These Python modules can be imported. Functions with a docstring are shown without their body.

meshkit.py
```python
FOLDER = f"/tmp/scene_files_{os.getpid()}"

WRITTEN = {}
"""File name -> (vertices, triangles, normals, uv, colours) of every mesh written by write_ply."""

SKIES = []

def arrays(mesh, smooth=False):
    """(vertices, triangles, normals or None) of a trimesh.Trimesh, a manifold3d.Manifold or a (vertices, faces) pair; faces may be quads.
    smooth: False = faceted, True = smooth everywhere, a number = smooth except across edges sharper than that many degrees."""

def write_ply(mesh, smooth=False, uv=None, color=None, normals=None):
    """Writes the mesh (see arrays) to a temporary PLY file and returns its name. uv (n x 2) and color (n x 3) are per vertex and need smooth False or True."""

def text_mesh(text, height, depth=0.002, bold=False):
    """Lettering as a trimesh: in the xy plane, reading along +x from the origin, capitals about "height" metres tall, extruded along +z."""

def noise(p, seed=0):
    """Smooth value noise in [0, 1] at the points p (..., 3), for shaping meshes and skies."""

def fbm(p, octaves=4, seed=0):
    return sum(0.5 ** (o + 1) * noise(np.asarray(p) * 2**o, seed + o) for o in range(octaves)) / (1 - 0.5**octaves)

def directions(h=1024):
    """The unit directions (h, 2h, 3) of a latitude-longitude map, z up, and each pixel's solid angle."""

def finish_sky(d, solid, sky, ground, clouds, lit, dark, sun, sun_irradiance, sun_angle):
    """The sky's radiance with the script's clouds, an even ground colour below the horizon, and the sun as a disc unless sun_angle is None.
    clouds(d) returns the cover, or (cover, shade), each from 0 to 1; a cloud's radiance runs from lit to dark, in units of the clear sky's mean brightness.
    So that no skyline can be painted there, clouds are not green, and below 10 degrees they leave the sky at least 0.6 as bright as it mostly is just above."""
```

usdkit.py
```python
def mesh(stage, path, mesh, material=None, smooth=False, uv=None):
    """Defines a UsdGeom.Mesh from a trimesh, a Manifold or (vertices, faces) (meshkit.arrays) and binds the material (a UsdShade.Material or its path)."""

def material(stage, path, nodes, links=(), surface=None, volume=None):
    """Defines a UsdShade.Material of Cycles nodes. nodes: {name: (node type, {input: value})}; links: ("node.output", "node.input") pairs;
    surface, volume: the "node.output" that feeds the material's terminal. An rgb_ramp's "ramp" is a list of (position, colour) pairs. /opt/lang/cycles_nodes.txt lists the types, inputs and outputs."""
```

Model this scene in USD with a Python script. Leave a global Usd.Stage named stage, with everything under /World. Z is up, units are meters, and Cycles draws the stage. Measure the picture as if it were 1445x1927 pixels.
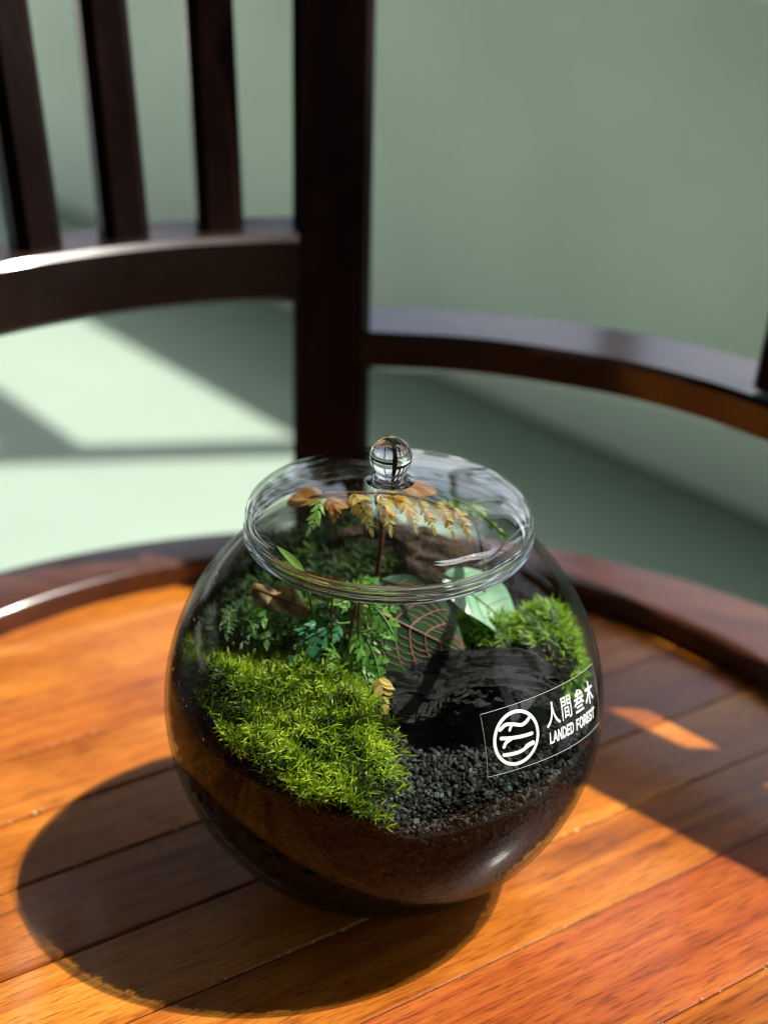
import math, random, json
import numpy as np, trimesh
from shapely.geometry import Polygon, box as sbox, Point
import usdkit
from meshkit import fbm, noise
from pxr import Usd, UsdGeom, UsdLux, UsdShade, Gf, Sdf

stage = Usd.Stage.CreateInMemory()
UsdGeom.SetStageUpAxis(stage, UsdGeom.Tokens.z)
UsdGeom.SetStageMetersPerUnit(stage, 1.0)
UsdGeom.Xform.Define(stage, '/World')
UsdGeom.Scope.Define(stage, '/World/Looks')
rng = np.random.default_rng(7)

# ------------------------------------------------------------------ camera
SEAT = 0.45                      # height of the seat's top over the floor
CAM = np.array([0, 0, SEAT + 0.40])
PITCH, ROLL = math.radians(26), math.radians(1.6)
cam = UsdGeom.Camera.Define(stage, '/World/camera')
cam.CreateHorizontalApertureAttr(24.0)
cam.CreateVerticalApertureAttr(32.0)
cam.CreateFocalLengthAttr(24.0 * 2700 / 1445)
cam.CreateClippingRangeAttr(Gf.Vec2f(0.02, 60))
cam.CreateFStopAttr(4.6)
cam.CreateFocusDistanceAttr(0.51)
cam.CreateExposureAttr(0.50)
cp, sp_ = math.cos(PITCH), math.sin(PITCH)
right0, fwd, up0 = np.array([1., 0, 0]), np.array([0, cp, -sp_]), np.array([0, sp_, cp])
cr = right0 * math.cos(ROLL) + up0 * math.sin(ROLL)
cu = -right0 * math.sin(ROLL) + up0 * math.cos(ROLL)
M = Gf.Matrix4d(*cr, 0, *cu, 0, *(-fwd), 0, *CAM, 1)
cam.AddTransformOp().Set(M)

# ------------------------------------------------------------------ sun and sky
SUN_EL, SUN_AZ = math.radians(59), math.radians(8)      # azimuth from +x towards +y
sd = np.array([math.cos(SUN_EL) * math.cos(SUN_AZ), math.cos(SUN_EL) * math.sin(SUN_AZ), math.sin(SUN_EL)])
sun = UsdLux.DistantLight.Define(stage, '/World/sun')
sun.CreateIntensityAttr(1.25)
sun.CreateNormalizeAttr(True)
sun.CreateAngleAttr(0.55)
sun.CreateColorAttr(Gf.Vec3f(1.0, 0.95, 0.87))
sx = np.cross([0, 0, 1.], sd); sx /= np.linalg.norm(sx); sy = np.cross(sd, sx)
sun.AddTransformOp().Set(Gf.Matrix4d(*sx, 0, *sy, 0, *sd, 0, 0, 0, 6, 1))
dome = UsdLux.DomeLight.Define(stage, '/World/sky')
dome.GetPrim().SetCustomDataByKey('kind', 'structure')
skym = usdkit.material(stage, '/World/Looks/sky', {
    's': ('sky_texture', {'sky_type': 'single_scattering', 'sun_disc': False, 'sun_elevation': SUN_EL, 'sun_rotation': math.atan2(sd[0], sd[1]), 'aerosol_density': 3.0}),
    'bw': ('rgb_to_bw', {}), 'gain': ('math', {'math_type': 'multiply', 'value2': 2.3}), 'gain_b': ('math', {'math_type': 'multiply', 'value2': 2.45}), 'cl': ('combine_xyz', {}),
    'g': ('texture_coordinate', {}), 'n': ('noise_texture', {'scale': 2.6, 'detail': 6.0, 'roughness': 0.55}), 'cv': ('map_range', {'from_min': 0.36, 'from_max': 0.58, 'to_min': 0.15, 'to_max': 0.85}),
    'm': ('mix', {'mix_type': 'mix'}), 'b': ('background_shader', {'strength': 0.105})},
    [('s.color', 'bw.color'), ('bw.val', 'gain.value1'), ('gain.value', 'cl.x'), ('gain.value', 'cl.y'), ('gain_b.value', 'cl.z'), ('bw.val', 'gain_b.value1'), ('g.generated', 'n.vector'), ('n.fac', 'cv.value'),
     ('cv.result', 'm.fac'), ('s.color', 'm.color1'), ('cl.vector', 'm.color2'), ('m.color', 'b.color')], surface='b.background')
UsdShade.MaterialBindingAPI.Apply(dome.GetPrim()).Bind(skym)

# ------------------------------------------------------------------ helpers
used = {}
def numbered(parent, name):
    k = parent + '/' + name
    if k not in used:
        used[k] = 0
        return k
    used[k] += 1
    return f'{k}_{used[k]:03d}'

def setdata(p, label=None, cat=None, group=None, kind=None):
    for k, v in (('label', label), ('category', cat), ('group', group), ('kind', kind)):
        if v:
            p.SetCustomDataByKey(k, v)
    return p

ISLANDS = set()
def tones(m, v, f, mat):
    """Every leaf or stone of a mesh gets a tone of its own, as a primvar."""
    if mat not in ISLANDS:
        return
    from scipy.sparse import coo_matrix
    from scipy.sparse.csgraph import connected_components
    n = len(v); k, lab = connected_components(coo_matrix((np.ones(2 * len(f)), (np.r_[f[:, 0], f[:, 1]], np.r_[f[:, 1], f[:, 2]])), (n, n)), False)
    t = np.random.default_rng(len(v)).random(k)[lab]
    UsdGeom.PrimvarsAPI(m).CreatePrimvar('tone', Sdf.ValueTypeNames.FloatArray, 'vertex').Set([float(q) for q in t])

class Thing:
    """An Xform at a thing's base; its parts are meshes given in world metres."""
    def __init__(s, name, label, cat, base, group=None, kind=None):
        s.path = numbered('/World', name); s.base = np.array(base, float)
        x = UsdGeom.Xform.Define(stage, s.path); x.AddTranslateOp().Set(Gf.Vec3d(*map(float, base)))
        s.prim = setdata(x.GetPrim(), label, cat, group, kind)
    def part(s, name, mesh, mat, smooth=30, parent=None, label=None, kind=None):
        v, f = vf(mesh)
        path = numbered(parent or s.path, name)
        m = usdkit.mesh(stage, path, trimesh.Trimesh(v - s.base, f, process=False), L[mat], smooth=False if mat in ISLANDS else smooth)
        tones(m, v, f, mat)
        setdata(m.GetPrim(), label, None, None, kind)
        return path

def single(name, mesh, mat, label=None, cat=None, smooth=30, group=None, kind=None):
    v, f = vf(mesh)
    path = numbered('/World', name)
    base = np.array([*(v[:, :2].min(0) + v[:, :2].max(0)) / 2, v[:, 2].min()])
    m = usdkit.mesh(stage, path, trimesh.Trimesh(v - base, f, process=False), L[mat], smooth=False if mat in ISLANDS else smooth)
    tones(m, v, f, mat)
    m.AddTranslateOp().Set(Gf.Vec3d(*map(float, base)))
    setdata(m.GetPrim(), label, cat, group, kind)
    return path

def vf(mesh):
    if hasattr(mesh, 'vertices'):
        return np.array(mesh.vertices, float), np.array(mesh.faces)
    v, f = np.asarray(mesh[0], float), np.asarray(mesh[1], int)
    if f.shape[1] == 4:
        f = np.vstack([f[:, [0, 1, 2]], f[:, [0, 2, 3]]])
    return v, f

def join(ms):
    V, F, n = [], [], 0
    for m in ms:
        v, f = vf(m); V.append(v); F.append(f + n); n += len(v)
    return np.vstack(V), np.vstack(F)

def hull(pts):
    return trimesh.convex.convex_hull(np.asarray(pts, float))

def cbox(lo, hi, c=0.003):
    """A box with chamfered edges."""
    lo, hi = np.array(lo, float), np.array(hi, float)
    P = []
    for i in (0, 1):
        for j in (0, 1):
            for k in (0, 1):
                p = np.array([(lo, hi)[i][0], (lo, hi)[j][1], (lo, hi)[k][2]])
                s = np.array([1 - 2 * i, 1 - 2 * j, 1 - 2 * k]) * c
                for a in range(3):
                    q = p + s; q[a] = p[a]; P.append(q)
    return hull(P)

def grid_faces(n, m, wrap=False):
    """Quads of an n x m grid of vertices (row-major); wrap closes the second way."""
    F = []
    mm = m if wrap else m - 1
    for i in range(n - 1):
        for j in range(mm):
            a, b = i * m + j, i * m + (j + 1) % m
            F.append((a, b, b + m, a + m))
    return np.array(F)

def lathe(profile, n=160):
    """Surface of revolution about z of an open profile of (r, z)."""
    P = np.array(profile, float); a = np.linspace(0, 2 * np.pi, n, endpoint=False)
    V = np.stack([P[:, 0, None] * np.cos(a), P[:, 0, None] * np.sin(a), np.repeat(P[:, 1, None], n, 1)], -1).reshape(-1, 3)
    f = grid_faces(len(P), n, True)
    return V, np.vstack([f[:, [0, 1, 2]], f[:, [0, 2, 3]]])

def smooth_curve(P, k=12):
    """Catmull-Rom through points."""
    P = np.array(P, float); Q = np.vstack([2 * P[0] - P[1], P, 2 * P[-1] - P[-2]]); out = []
    for i in range(1, len(Q) - 2):
        for t in np.linspace(0, 1, k, endpoint=False):
            out.append(0.5 * (2 * Q[i] + (Q[i + 1] - Q[i - 1]) * t + (2 * Q[i - 1] - 5 * Q[i] + 4 * Q[i + 1] - Q[i + 2]) * t * t + (3 * Q[i] - Q[i - 1] - 3 * Q[i + 1] + Q[i + 2]) * t ** 3))
    return np.array(out + [P[-1]])

def arc_sweep(profile, c, t0, t1, n=48):
    """A closed (r, z) profile swept round a centre from angle t0 to t1, capped."""
    P = np.array(profile, float); T = np.linspace(t0, t1, n); V = []
    for t in T:
        V += [(c[0] + r * math.cos(t), c[1] + r * math.sin(t), z) for r, z in P]
    m = len(P); f = grid_faces(n, m, True); F = [*f[:, [0, 1, 2]], *f[:, [0, 2, 3]]]
    V += [tuple(np.mean(V[:m], 0)), tuple(np.mean(V[(n - 1) * m:n * m], 0))]
    for j in range(m):
        F.append((n * m, (j + 1) % m, j)); F.append((n * m + 1, (n - 1) * m + j, (n - 1) * m + (j + 1) % m))
    tm = trimesh.Trimesh(V, np.array(F), process=False); tm.fix_normals()
    return tm

def rprof(r0, r1, z0, z1, c=0.003):
    return [(r0 + c, z0), (r1 - c, z0), (r1, z0 + c), (r1, z1 - c), (r1 - c, z1), (r0 + c, z1), (r0, z1 - c), (r0, z0 + c)]

def tube(pts, radii, n=6):
    pts = np.array(pts, float); radii = np.broadcast_to(radii, len(pts))
    t = np.gradient(pts, axis=0); t /= np.linalg.norm(t, axis=1, keepdims=True) + 1e-12
    ref = np.array([0, 0, 1.]) if abs(t[0][2]) < 0.9 else np.array([1., 0, 0])
    V = []
    for p, d, r in zip(pts, t, radii):
        a = np.cross(d, ref); a /= np.linalg.norm(a) + 1e-12; b = np.cross(d, a)
        V += [p + r * (a * math.cos(q) + b * math.sin(q)) for q in np.linspace(0, 2 * np.pi, n, endpoint=False)]
    V = np.array(V); f = grid_faces(len(pts), n, True)
    F = [*f[:, [0, 2, 1]], *f[:, [0, 3, 2]]]
    V = np.vstack([V, pts[0], pts[-1]]); k = len(pts) * n
    for j in range(n):
        F.append((k, j, (j + 1) % n)); F.append((k + 1, k - n + (j + 1) % n, k - n + j))
    return V, np.array(F)

# ------------------------------------------------------------------ materials
L = {}
def mat(name, nodes, links, surface):
    L[name] = usdkit.material(stage, '/World/Looks/' + name, nodes, links, surface=surface)

def wood(name, dark, mid, light, rot, rough=0.3, seed=0.0, bump=0.25, scale=1.0, axis='z_axis', coat=0.5, spec=0.45):
    mat(name, {
        'g': ('geometry', {}), 'r': ('vector_rotate', {'rotate_type': axis, 'angle': rot}),
        'm1': ('mapping', {'scale': (3 * scale, 70 * scale, 60 * scale), 'location': (seed, seed * 1.7, 0)}),
        'm2': ('mapping', {'scale': (75 * scale, 1000 * scale, 500 * scale), 'location': (seed * 3, seed, 0)}),
        'm3': ('mapping', {'scale': (9, 14, 9), 'location': (seed, -seed, 2)}),
        'n1': ('noise_texture', {'scale': 1.0, 'detail': 6.0, 'roughness': 0.62, 'distortion': 1.1}),
        'n2': ('noise_texture', {'scale': 1.0, 'detail': 4.0, 'roughness': 0.6, 'distortion': 0.3}),
        'n3': ('noise_texture', {'scale': 1.0, 'detail': 3.0}),
        'c': ('rgb_ramp', {'ramp': [(0.28, dark), (0.47, mid), (0.72, light)]}),
        'pore': ('rgb_ramp', {'ramp': [(0.36, (0.18, 0.12, 0.10)), (0.50, (1, 1, 1)), (1, (1, 1, 1))]}),
        'mul': ('mix', {'mix_type': 'multiply', 'fac': 0.62}),
        'blot': ('rgb_ramp', {'ramp': [(0.32, (0.42, 0.26, 0.22)), (0.56, (1, 1, 1)), (1, (1.0, 1.0, 1.0))]}),
        'mul2': ('mix', {'mix_type': 'multiply', 'fac': 0.6}),
        'rr': ('map_range', {'from_min': 0.3, 'from_max': 0.7, 'to_min': rough * 0.8, 'to_max': rough * 1.35}),
        'bp': ('bump', {'strength': bump, 'distance': 0.0006}),
        'p': ('principled_bsdf', {'specular_ior_level': spec, 'coat_weight': coat, 'coat_roughness': 0.12})},
        [('g.position', 'r.vector'), ('r.vector', 'm1.vector'), ('r.vector', 'm2.vector'), ('g.position', 'm3.vector'), ('m1.vector', 'n1.vector'), ('m2.vector', 'n2.vector'), ('m3.vector', 'n3.vector'),
         ('n1.fac', 'c.fac'), ('n2.fac', 'pore.fac'), ('c.color', 'mul.color1'), ('pore.color', 'mul.color2'), ('n3.fac', 'blot.fac'), ('mul.color', 'mul2.color1'), ('blot.color', 'mul2.color2'),
         ('mul2.color', 'p.base_color'), ('n3.fac', 'rr.value'), ('rr.result', 'p.roughness'), ('n2.fac', 'bp.height'), ('bp.normal', 'p.normal')], 'p.BSDF')

GA = math.radians(33.6)          # direction of the seat's planks
wood('plank_amber', (0.22, 0.056, 0.006), (0.48, 0.136, 0.013), (0.64, 0.235, 0.028), -GA, 0.3, 0.0)
wood('plank_honey', (0.32, 0.085, 0.008), (0.60, 0.185, 0.015), (0.76, 0.30, 0.036), -GA, 0.3, 3.1)
wood('plank_russet', (0.17, 0.030, 0.008), (0.40, 0.085, 0.016), (0.56, 0.17, 0.028), -GA, 0.28, 7.7)
wood('plank_dark', (0.20, 0.048, 0.006), (0.45, 0.120, 0.012), (0.62, 0.21, 0.024), -GA, 0.3, 5.2)
wood('chair_wood', (0.006, 0.002, 0.0015), (0.012, 0.004, 0.002), (0.022, 0.007, 0.004), 0.0, 0.34, 1.0, 0.12, coat=0.2)
wood('rail_wood', (0.007, 0.0025, 0.002), (0.014, 0.005, 0.003), (0.024, 0.008, 0.005), 0.0, 0.3, 6.0, 0.12, coat=1.0)
wood('chair_wood_upright', (0.005, 0.0015, 0.0012), (0.010, 0.003, 0.002), (0.020, 0.007, 0.004), math.pi / 2, 0.34, 2.0, 0.12, axis='y_axis', coat=0.0, spec=0.22)
wood('rim_wood', (0.045, 0.014, 0.008), (0.08, 0.025, 0.013), (0.13, 0.046, 0.022), 0.3, 0.3, 4.0, 0.12)

def plain(name, col, rough=0.6, spec=0.5, var=0.12, nscale=6.0, bump=0.0, bdist=0.001, bscale=200.0, **kw):
    a = tuple(max(0, c * (1 - var)) for c in col); b = tuple(c * (1 + var) for c in col)
    nodes = {'g': ('geometry', {}), 'n': ('noise_texture', {'scale': nscale, 'detail': 5.0}), 'c': ('rgb_ramp', {'ramp': [(0.3, a), (0.7, b)]}),
             'p': ('principled_bsdf', {'roughness': rough, 'specular_ior_level': spec, **kw})}
    links = [('g.position', 'n.vector'), ('n.fac', 'c.fac'), ('c.color', 'p.base_color')]
    if bump:
        nodes['n2'] = ('noise_texture', {'scale': bscale, 'detail': 4.0}); nodes['b'] = ('bump', {'strength': bump, 'distance': bdist})
        links += [('g.position', 'n2.vector'), ('n2.fac', 'b.height'), ('b.normal', 'p.normal')]
    mat(name, nodes, links, 'p.BSDF')

plain('mint_floor', (0.335, 0.43, 0.35), 0.42, 0.4, 0.05, 2.5, 0.1, 0.002, 30.0)
plain('mint_wall', (0.80, 0.91, 0.76), 0.7, 0.3, 0.12, 1.6, 0.15, 0.002, 60.0)
plain('inner_wall', (0.16, 0.18, 0.16), 0.8, 0.2, 0.06)
plain('terrace', (0.80, 0.78, 0.70), 0.8, 0.2, 0.06, 3.0)
plain('ceiling_paint', (0.05, 0.04, 0.035), 0.8, 0.2, 0.06)
plain('blind_cloth', (0.10, 0.10, 0.09), 0.8, 0.2, 0.05)
plain('frame_metal', (0.03, 0.03, 0.03), 0.4, 0.5, 0.1)
plain('flake', (0.62, 0.50, 0.24), 0.7, 0.3, 0.3, 300.0)
plain('film_edge', (0.55, 0.58, 0.55), 0.4, 0.5, 0.02)
plain('print_white', (0.86, 0.88, 0.87), 0.6, 0.2, 0.02)
plain('dark_soil', (0.006, 0.004, 0.003), 0.7, 0.15, 0.8, 160.0, 0.9, 0.003, 420.0)
mat('charcoal', {'g': ('geometry', {}), 'm': ('mapping', {'scale': (110, 700, 1300)}), 'n': ('noise_texture', {'scale': 1.0, 'detail': 5.0, 'roughness': 0.65, 'distortion': 0.6}),
                 'c': ('rgb_ramp', {'ramp': [(0.35, (0.003, 0.003, 0.003)), (0.6, (0.010, 0.010, 0.010)), (0.75, (0.035, 0.034, 0.033))]}), 'b': ('bump', {'strength': 0.8, 'distance': 0.0012}),
                 'p': ('principled_bsdf', {'roughness': 0.55, 'specular_ior_level': 0.3})},
    [('g.position', 'm.vector'), ('m.vector', 'n.vector'), ('n.fac', 'c.fac'), ('c.color', 'p.base_color'), ('n.fac', 'b.height'), ('b.normal', 'p.normal')], 'p.BSDF')
plain('bark', (0.05, 0.032, 0.020), 0.8, 0.3, 0.6, 90.0, 0.9, 0.002, 500.0)
plain('stalk_brown', (0.16, 0.06, 0.025), 0.6, 0.3, 0.4, 120.0)
plain('stalk_green', (0.08, 0.16, 0.025), 0.5, 0.4, 0.3, 120.0)
plain('straw', (0.62, 0.46, 0.20), 0.6, 0.3, 0.35, 150.0)
plain('vein_pink', (0.52, 0.22, 0.17), 0.5, 0.4, 0.35, 200.0)

def islands(name, stops, rough=0.5, trans=0.0, spec=0.4, noise_mix=0.35, nscale=90.0):
    """Colour by leaf / stone (each is an island), broken up by patches; leaves let light through."""
    ISLANDS.add(name)
    nodes = {'g': ('geometry', {}), 'at': ('attribute', {'attribute': 'tone'}), 'n': ('noise_texture', {'scale': nscale, 'detail': 3.0}),
             'nm': ('map_range', {'from_min': 0.3, 'from_max': 0.7, 'clamp': True}), 'k': ('mix_float', {'fac': noise_mix, 'use_clamp': True}), 'c': ('rgb_ramp', {'ramp': stops}),
             'p': ('principled_bsdf', {'roughness': rough, 'specular_ior_level': spec})}
    links = [('at.fac', 'k.a'), ('g.position', 'n.vector'), ('n.fac', 'nm.value'), ('nm.result', 'k.b'), ('k.result', 'c.fac'), ('c.color', 'p.base_color')]
    out = 'p.BSDF'
    if trans:
        nodes['t'] = ('translucent_bsdf', {}); nodes['x'] = ('mix_closure', {'fac': trans})
        links += [('c.color', 't.color'), ('p.BSDF', 'x.closure1'), ('t.BSDF', 'x.closure2')]; out = 'x.closure'
    mat(name, nodes, links, out)

islands('moss_bright', [(0.0, (0.07, 0.05, 0.015)), (0.2, (0.025, 0.045, 0.005)), (0.40, (0.10, 0.18, 0.008)), (0.55, (0.25, 0.39, 0.016)), (0.80, (0.52, 0.65, 0.04)), (0.95, (0.84, 0.86, 0.16)), (1.0, (0.60, 0.40, 0.10))], 0.42, 0.45, noise_mix=0.55, nscale=55.0)
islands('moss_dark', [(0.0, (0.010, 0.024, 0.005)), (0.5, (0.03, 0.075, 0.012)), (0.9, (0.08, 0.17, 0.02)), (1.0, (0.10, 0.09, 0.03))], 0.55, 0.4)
islands('moss_mid', [(0.0, (0.05, 0.12, 0.01)), (0.5, (0.20, 0.38, 0.02)), (0.85, (0.38, 0.56, 0.04)), (1.0, (0.50, 0.52, 0.09))], 0.5, 0.5)
islands('fern_green', [(0.0, (0.06, 0.20, 0.04)), (0.5, (0.16, 0.42, 0.07)), (0.85, (0.32, 0.56, 0.10)), (1.0, (0.50, 0.56, 0.16))], 0.35, 0.5, 0.5)
islands('fern_blue', [(0.0, (0.03, 0.14, 0.06)), (0.6, (0.07, 0.28, 0.12)), (1.0, (0.18, 0.42, 0.20))], 0.3, 0.4, 0.5)
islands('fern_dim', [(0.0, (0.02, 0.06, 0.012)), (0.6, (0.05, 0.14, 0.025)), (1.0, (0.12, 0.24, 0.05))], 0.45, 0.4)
islands('fern_gold', [(0.0, (0.56, 0.26, 0.03)), (0.4, (0.84, 0.54, 0.10)), (0.75, (0.90, 0.72, 0.24)), (1.0, (0.74, 0.72, 0.20))], 0.55, 0.55)
islands('fern_rust', [(0.0, (0.26, 0.09, 0.015)), (0.5, (0.48, 0.22, 0.05)), (1.0, (0.60, 0.40, 0.12))], 0.6, 0.45)
islands('fern_pale', [(0.0, (0.22, 0.44, 0.08)), (0.6, (0.40, 0.62, 0.16)), (1.0, (0.56, 0.68, 0.28))], 0.45, 0.5)
islands('gravel', [(0.0, (0.006, 0.007, 0.007)), (0.5, (0.022, 0.024, 0.023)), (0.72, (0.030, 0.034, 0.031)), (0.9, (0.065, 0.07, 0.064)), (0.97, (0.03, 0.08, 0.05)), (1.0, (0.19, 0.18, 0.16))], 0.65, 0.0, 0.3, 0.1)
islands('grit', [(0.0, (0.002, 0.0015, 0.001)), (0.6, (0.005, 0.0032, 0.0024)), (0.92, (0.013, 0.009, 0.007)), (1.0, (0.05, 0.038, 0.028))], 0.7, 0.0, 0.15, 0.2)

def leafmat(name, a, b, rough=0.35, trans=0.4, scale=60.0):
    mat(name, {'g': ('geometry', {}), 'n': ('noise_texture', {'scale': scale, 'detail': 4.0}), 'c': ('rgb_ramp', {'ramp': [(0.35, a), (0.65, b)]}),
               'n2': ('noise_texture', {'scale': 900.0, 'detail': 2.0}), 'bp': ('bump', {'strength': 0.3, 'distance': 0.0004}),
               'p': ('principled_bsdf', {'roughness': rough, 'specular_ior_level': 0.5}), 't': ('translucent_bsdf', {}), 'x': ('mix_closure', {'fac': trans})},
        [('g.position', 'n.vector'), ('n.fac', 'c.fac'), ('c.color', 'p.base_color'), ('c.color', 't.color'), ('g.position', 'n2.vector'), ('n2.fac', 'bp.height'), ('bp.normal', 'p.normal'), ('p.BSDF', 'x.closure1'), ('t.BSDF', 'x.closure2')], 'x.closure')
leafmat('leaf_veined', (0.012, 0.045, 0.018), (0.03, 0.085, 0.03), 0.4, 0.2)
leafmat('leaf_pale', (0.34, 0.66, 0.42), (0.58, 0.82, 0.62), 0.25, 0.45)
leafmat('leaf_grass', (0.16, 0.32, 0.05), (0.30, 0.46, 0.10), 0.35, 0.4)
leafmat('leaf_dry', (0.20, 0.12, 0.05), (0.44, 0.29, 0.13), 0.7, 0.25, 200.0)

def glass(name, clear, edge, bump=0.0, bscale=14.0, bdist=0.004, boost=1.0, dust=0.0):
    """Thin clear glass: see-through with a mirror that grows towards grazing, both faces alike, so that sunlight passes."""
    nodes = {'w': ('layer_weight', {'blend': 0.5}), 'p5': ('math', {'math_type': 'power', 'value2': 5.0}),
             'fr': ('math', {'math_type': 'multiply_add', 'value2': 0.62 * boost, 'value3': 0.024 * boost, 'use_clamp': True}),
             'c': ('rgb_ramp', {'ramp': [(0.0, clear), (0.6, clear), (0.86, tuple((a + b) / 2 for a, b in zip(clear, edge))), (1.0, edge)]}),
             't': ('transparent_bsdf', {}), 'gl': ('glossy_bsdf', {'color': (0.97, 1.0, 0.99), 'roughness': 0.0}), 'x': ('mix_closure', {})}
    links = [('w.facing', 'p5.value1'), ('p5.value', 'fr.value1'), ('w.facing', 'c.fac'), ('c.color', 't.color'), ('fr.value', 'x.fac'), ('t.BSDF', 'x.closure1'), ('gl.BSDF', 'x.closure2')]
    if bump:
        nodes['g'] = ('geometry', {}); nodes['n'] = ('noise_texture', {'scale': bscale, 'detail': 1.0}); nodes['b'] = ('bump', {'strength': bump, 'distance': bdist})
        links += [('g.position', 'n.vector'), ('n.fac', 'b.height'), ('b.normal', 'gl.normal')]
    out = 'x.closure'
    if dust:
        nodes |= {'g2': ('geometry', {}), 'dn': ('noise_texture', {'scale': 28.0, 'detail': 8.0, 'roughness': 0.75, 'distortion': 0.8}), 'dm': ('map_range', {'from_min': 0.50, 'from_max': 0.74, 'to_min': 0.0, 'to_max': dust, 'clamp': True}),
                  'dd': ('diffuse_bsdf', {'color': (0.6, 0.58, 0.54)}), 'dx': ('mix_closure', {})}
        links += [('g2.position', 'dn.vector'), ('dn.fac', 'dm.value'), ('dm.result', 'dx.fac'), ('x.closure', 'dx.closure1'), ('dd.BSDF', 'dx.closure2')]; out = 'dx.closure'
    mat(name, nodes, links, out)
glass('jar_inner', (0.975, 0.985, 0.98), (0.45, 0.5, 0.47), boost=0.2)
glass('lid_glass', (0.98, 0.99, 0.985), (0.45, 0.55, 0.50), 0.7, 30.0, 0.007, 2.6)
glass('jar_glass', (0.97, 0.985, 0.975), (0.30, 0.36, 0.32), boost=0.45, dust=0.005)
glass('film', (0.93, 0.95, 0.94), (0.75, 0.8, 0.78))
mat('solid_glass', {'p': ('principled_bsdf', {'base_color': (0.96, 0.99, 0.98), 'roughness': 0.0, 'ior': 1.5, 'transmission_weight': 1.0})}, [], 'p.BSDF')
# grime and breath on the inside of the glass: a dull brownish film, thicker in patches and at the back left
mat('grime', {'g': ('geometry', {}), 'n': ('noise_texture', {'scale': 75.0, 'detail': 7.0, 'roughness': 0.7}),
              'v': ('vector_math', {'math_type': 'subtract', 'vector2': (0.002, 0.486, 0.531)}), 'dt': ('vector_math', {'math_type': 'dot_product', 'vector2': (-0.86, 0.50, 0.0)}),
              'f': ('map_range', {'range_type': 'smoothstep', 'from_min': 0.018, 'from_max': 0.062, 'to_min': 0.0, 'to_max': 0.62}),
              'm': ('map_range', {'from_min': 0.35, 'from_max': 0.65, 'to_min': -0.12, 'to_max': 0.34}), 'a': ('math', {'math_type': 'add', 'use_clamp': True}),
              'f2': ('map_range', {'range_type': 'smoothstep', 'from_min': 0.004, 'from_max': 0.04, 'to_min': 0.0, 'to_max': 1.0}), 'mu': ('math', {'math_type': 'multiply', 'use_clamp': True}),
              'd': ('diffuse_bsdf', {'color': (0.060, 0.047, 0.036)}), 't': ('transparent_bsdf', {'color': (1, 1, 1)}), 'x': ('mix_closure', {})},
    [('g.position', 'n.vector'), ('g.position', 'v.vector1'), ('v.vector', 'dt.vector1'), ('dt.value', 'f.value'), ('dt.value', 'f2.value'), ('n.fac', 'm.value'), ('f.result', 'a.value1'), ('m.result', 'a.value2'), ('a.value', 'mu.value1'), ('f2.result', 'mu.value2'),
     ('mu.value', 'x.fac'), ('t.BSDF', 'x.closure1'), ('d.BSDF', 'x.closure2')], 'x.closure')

# ------------------------------------------------------------------ the room round the chair
WN = np.array([0.777, 0.630]); WN /= np.linalg.norm(WN)      # from the room towards the window wall
WU = np.array([WN[1], -WN[0]])                               # along that wall
WD, SILL, TOPW, CEIL = 1.49, 0.67, 3.6, 3.7

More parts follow.
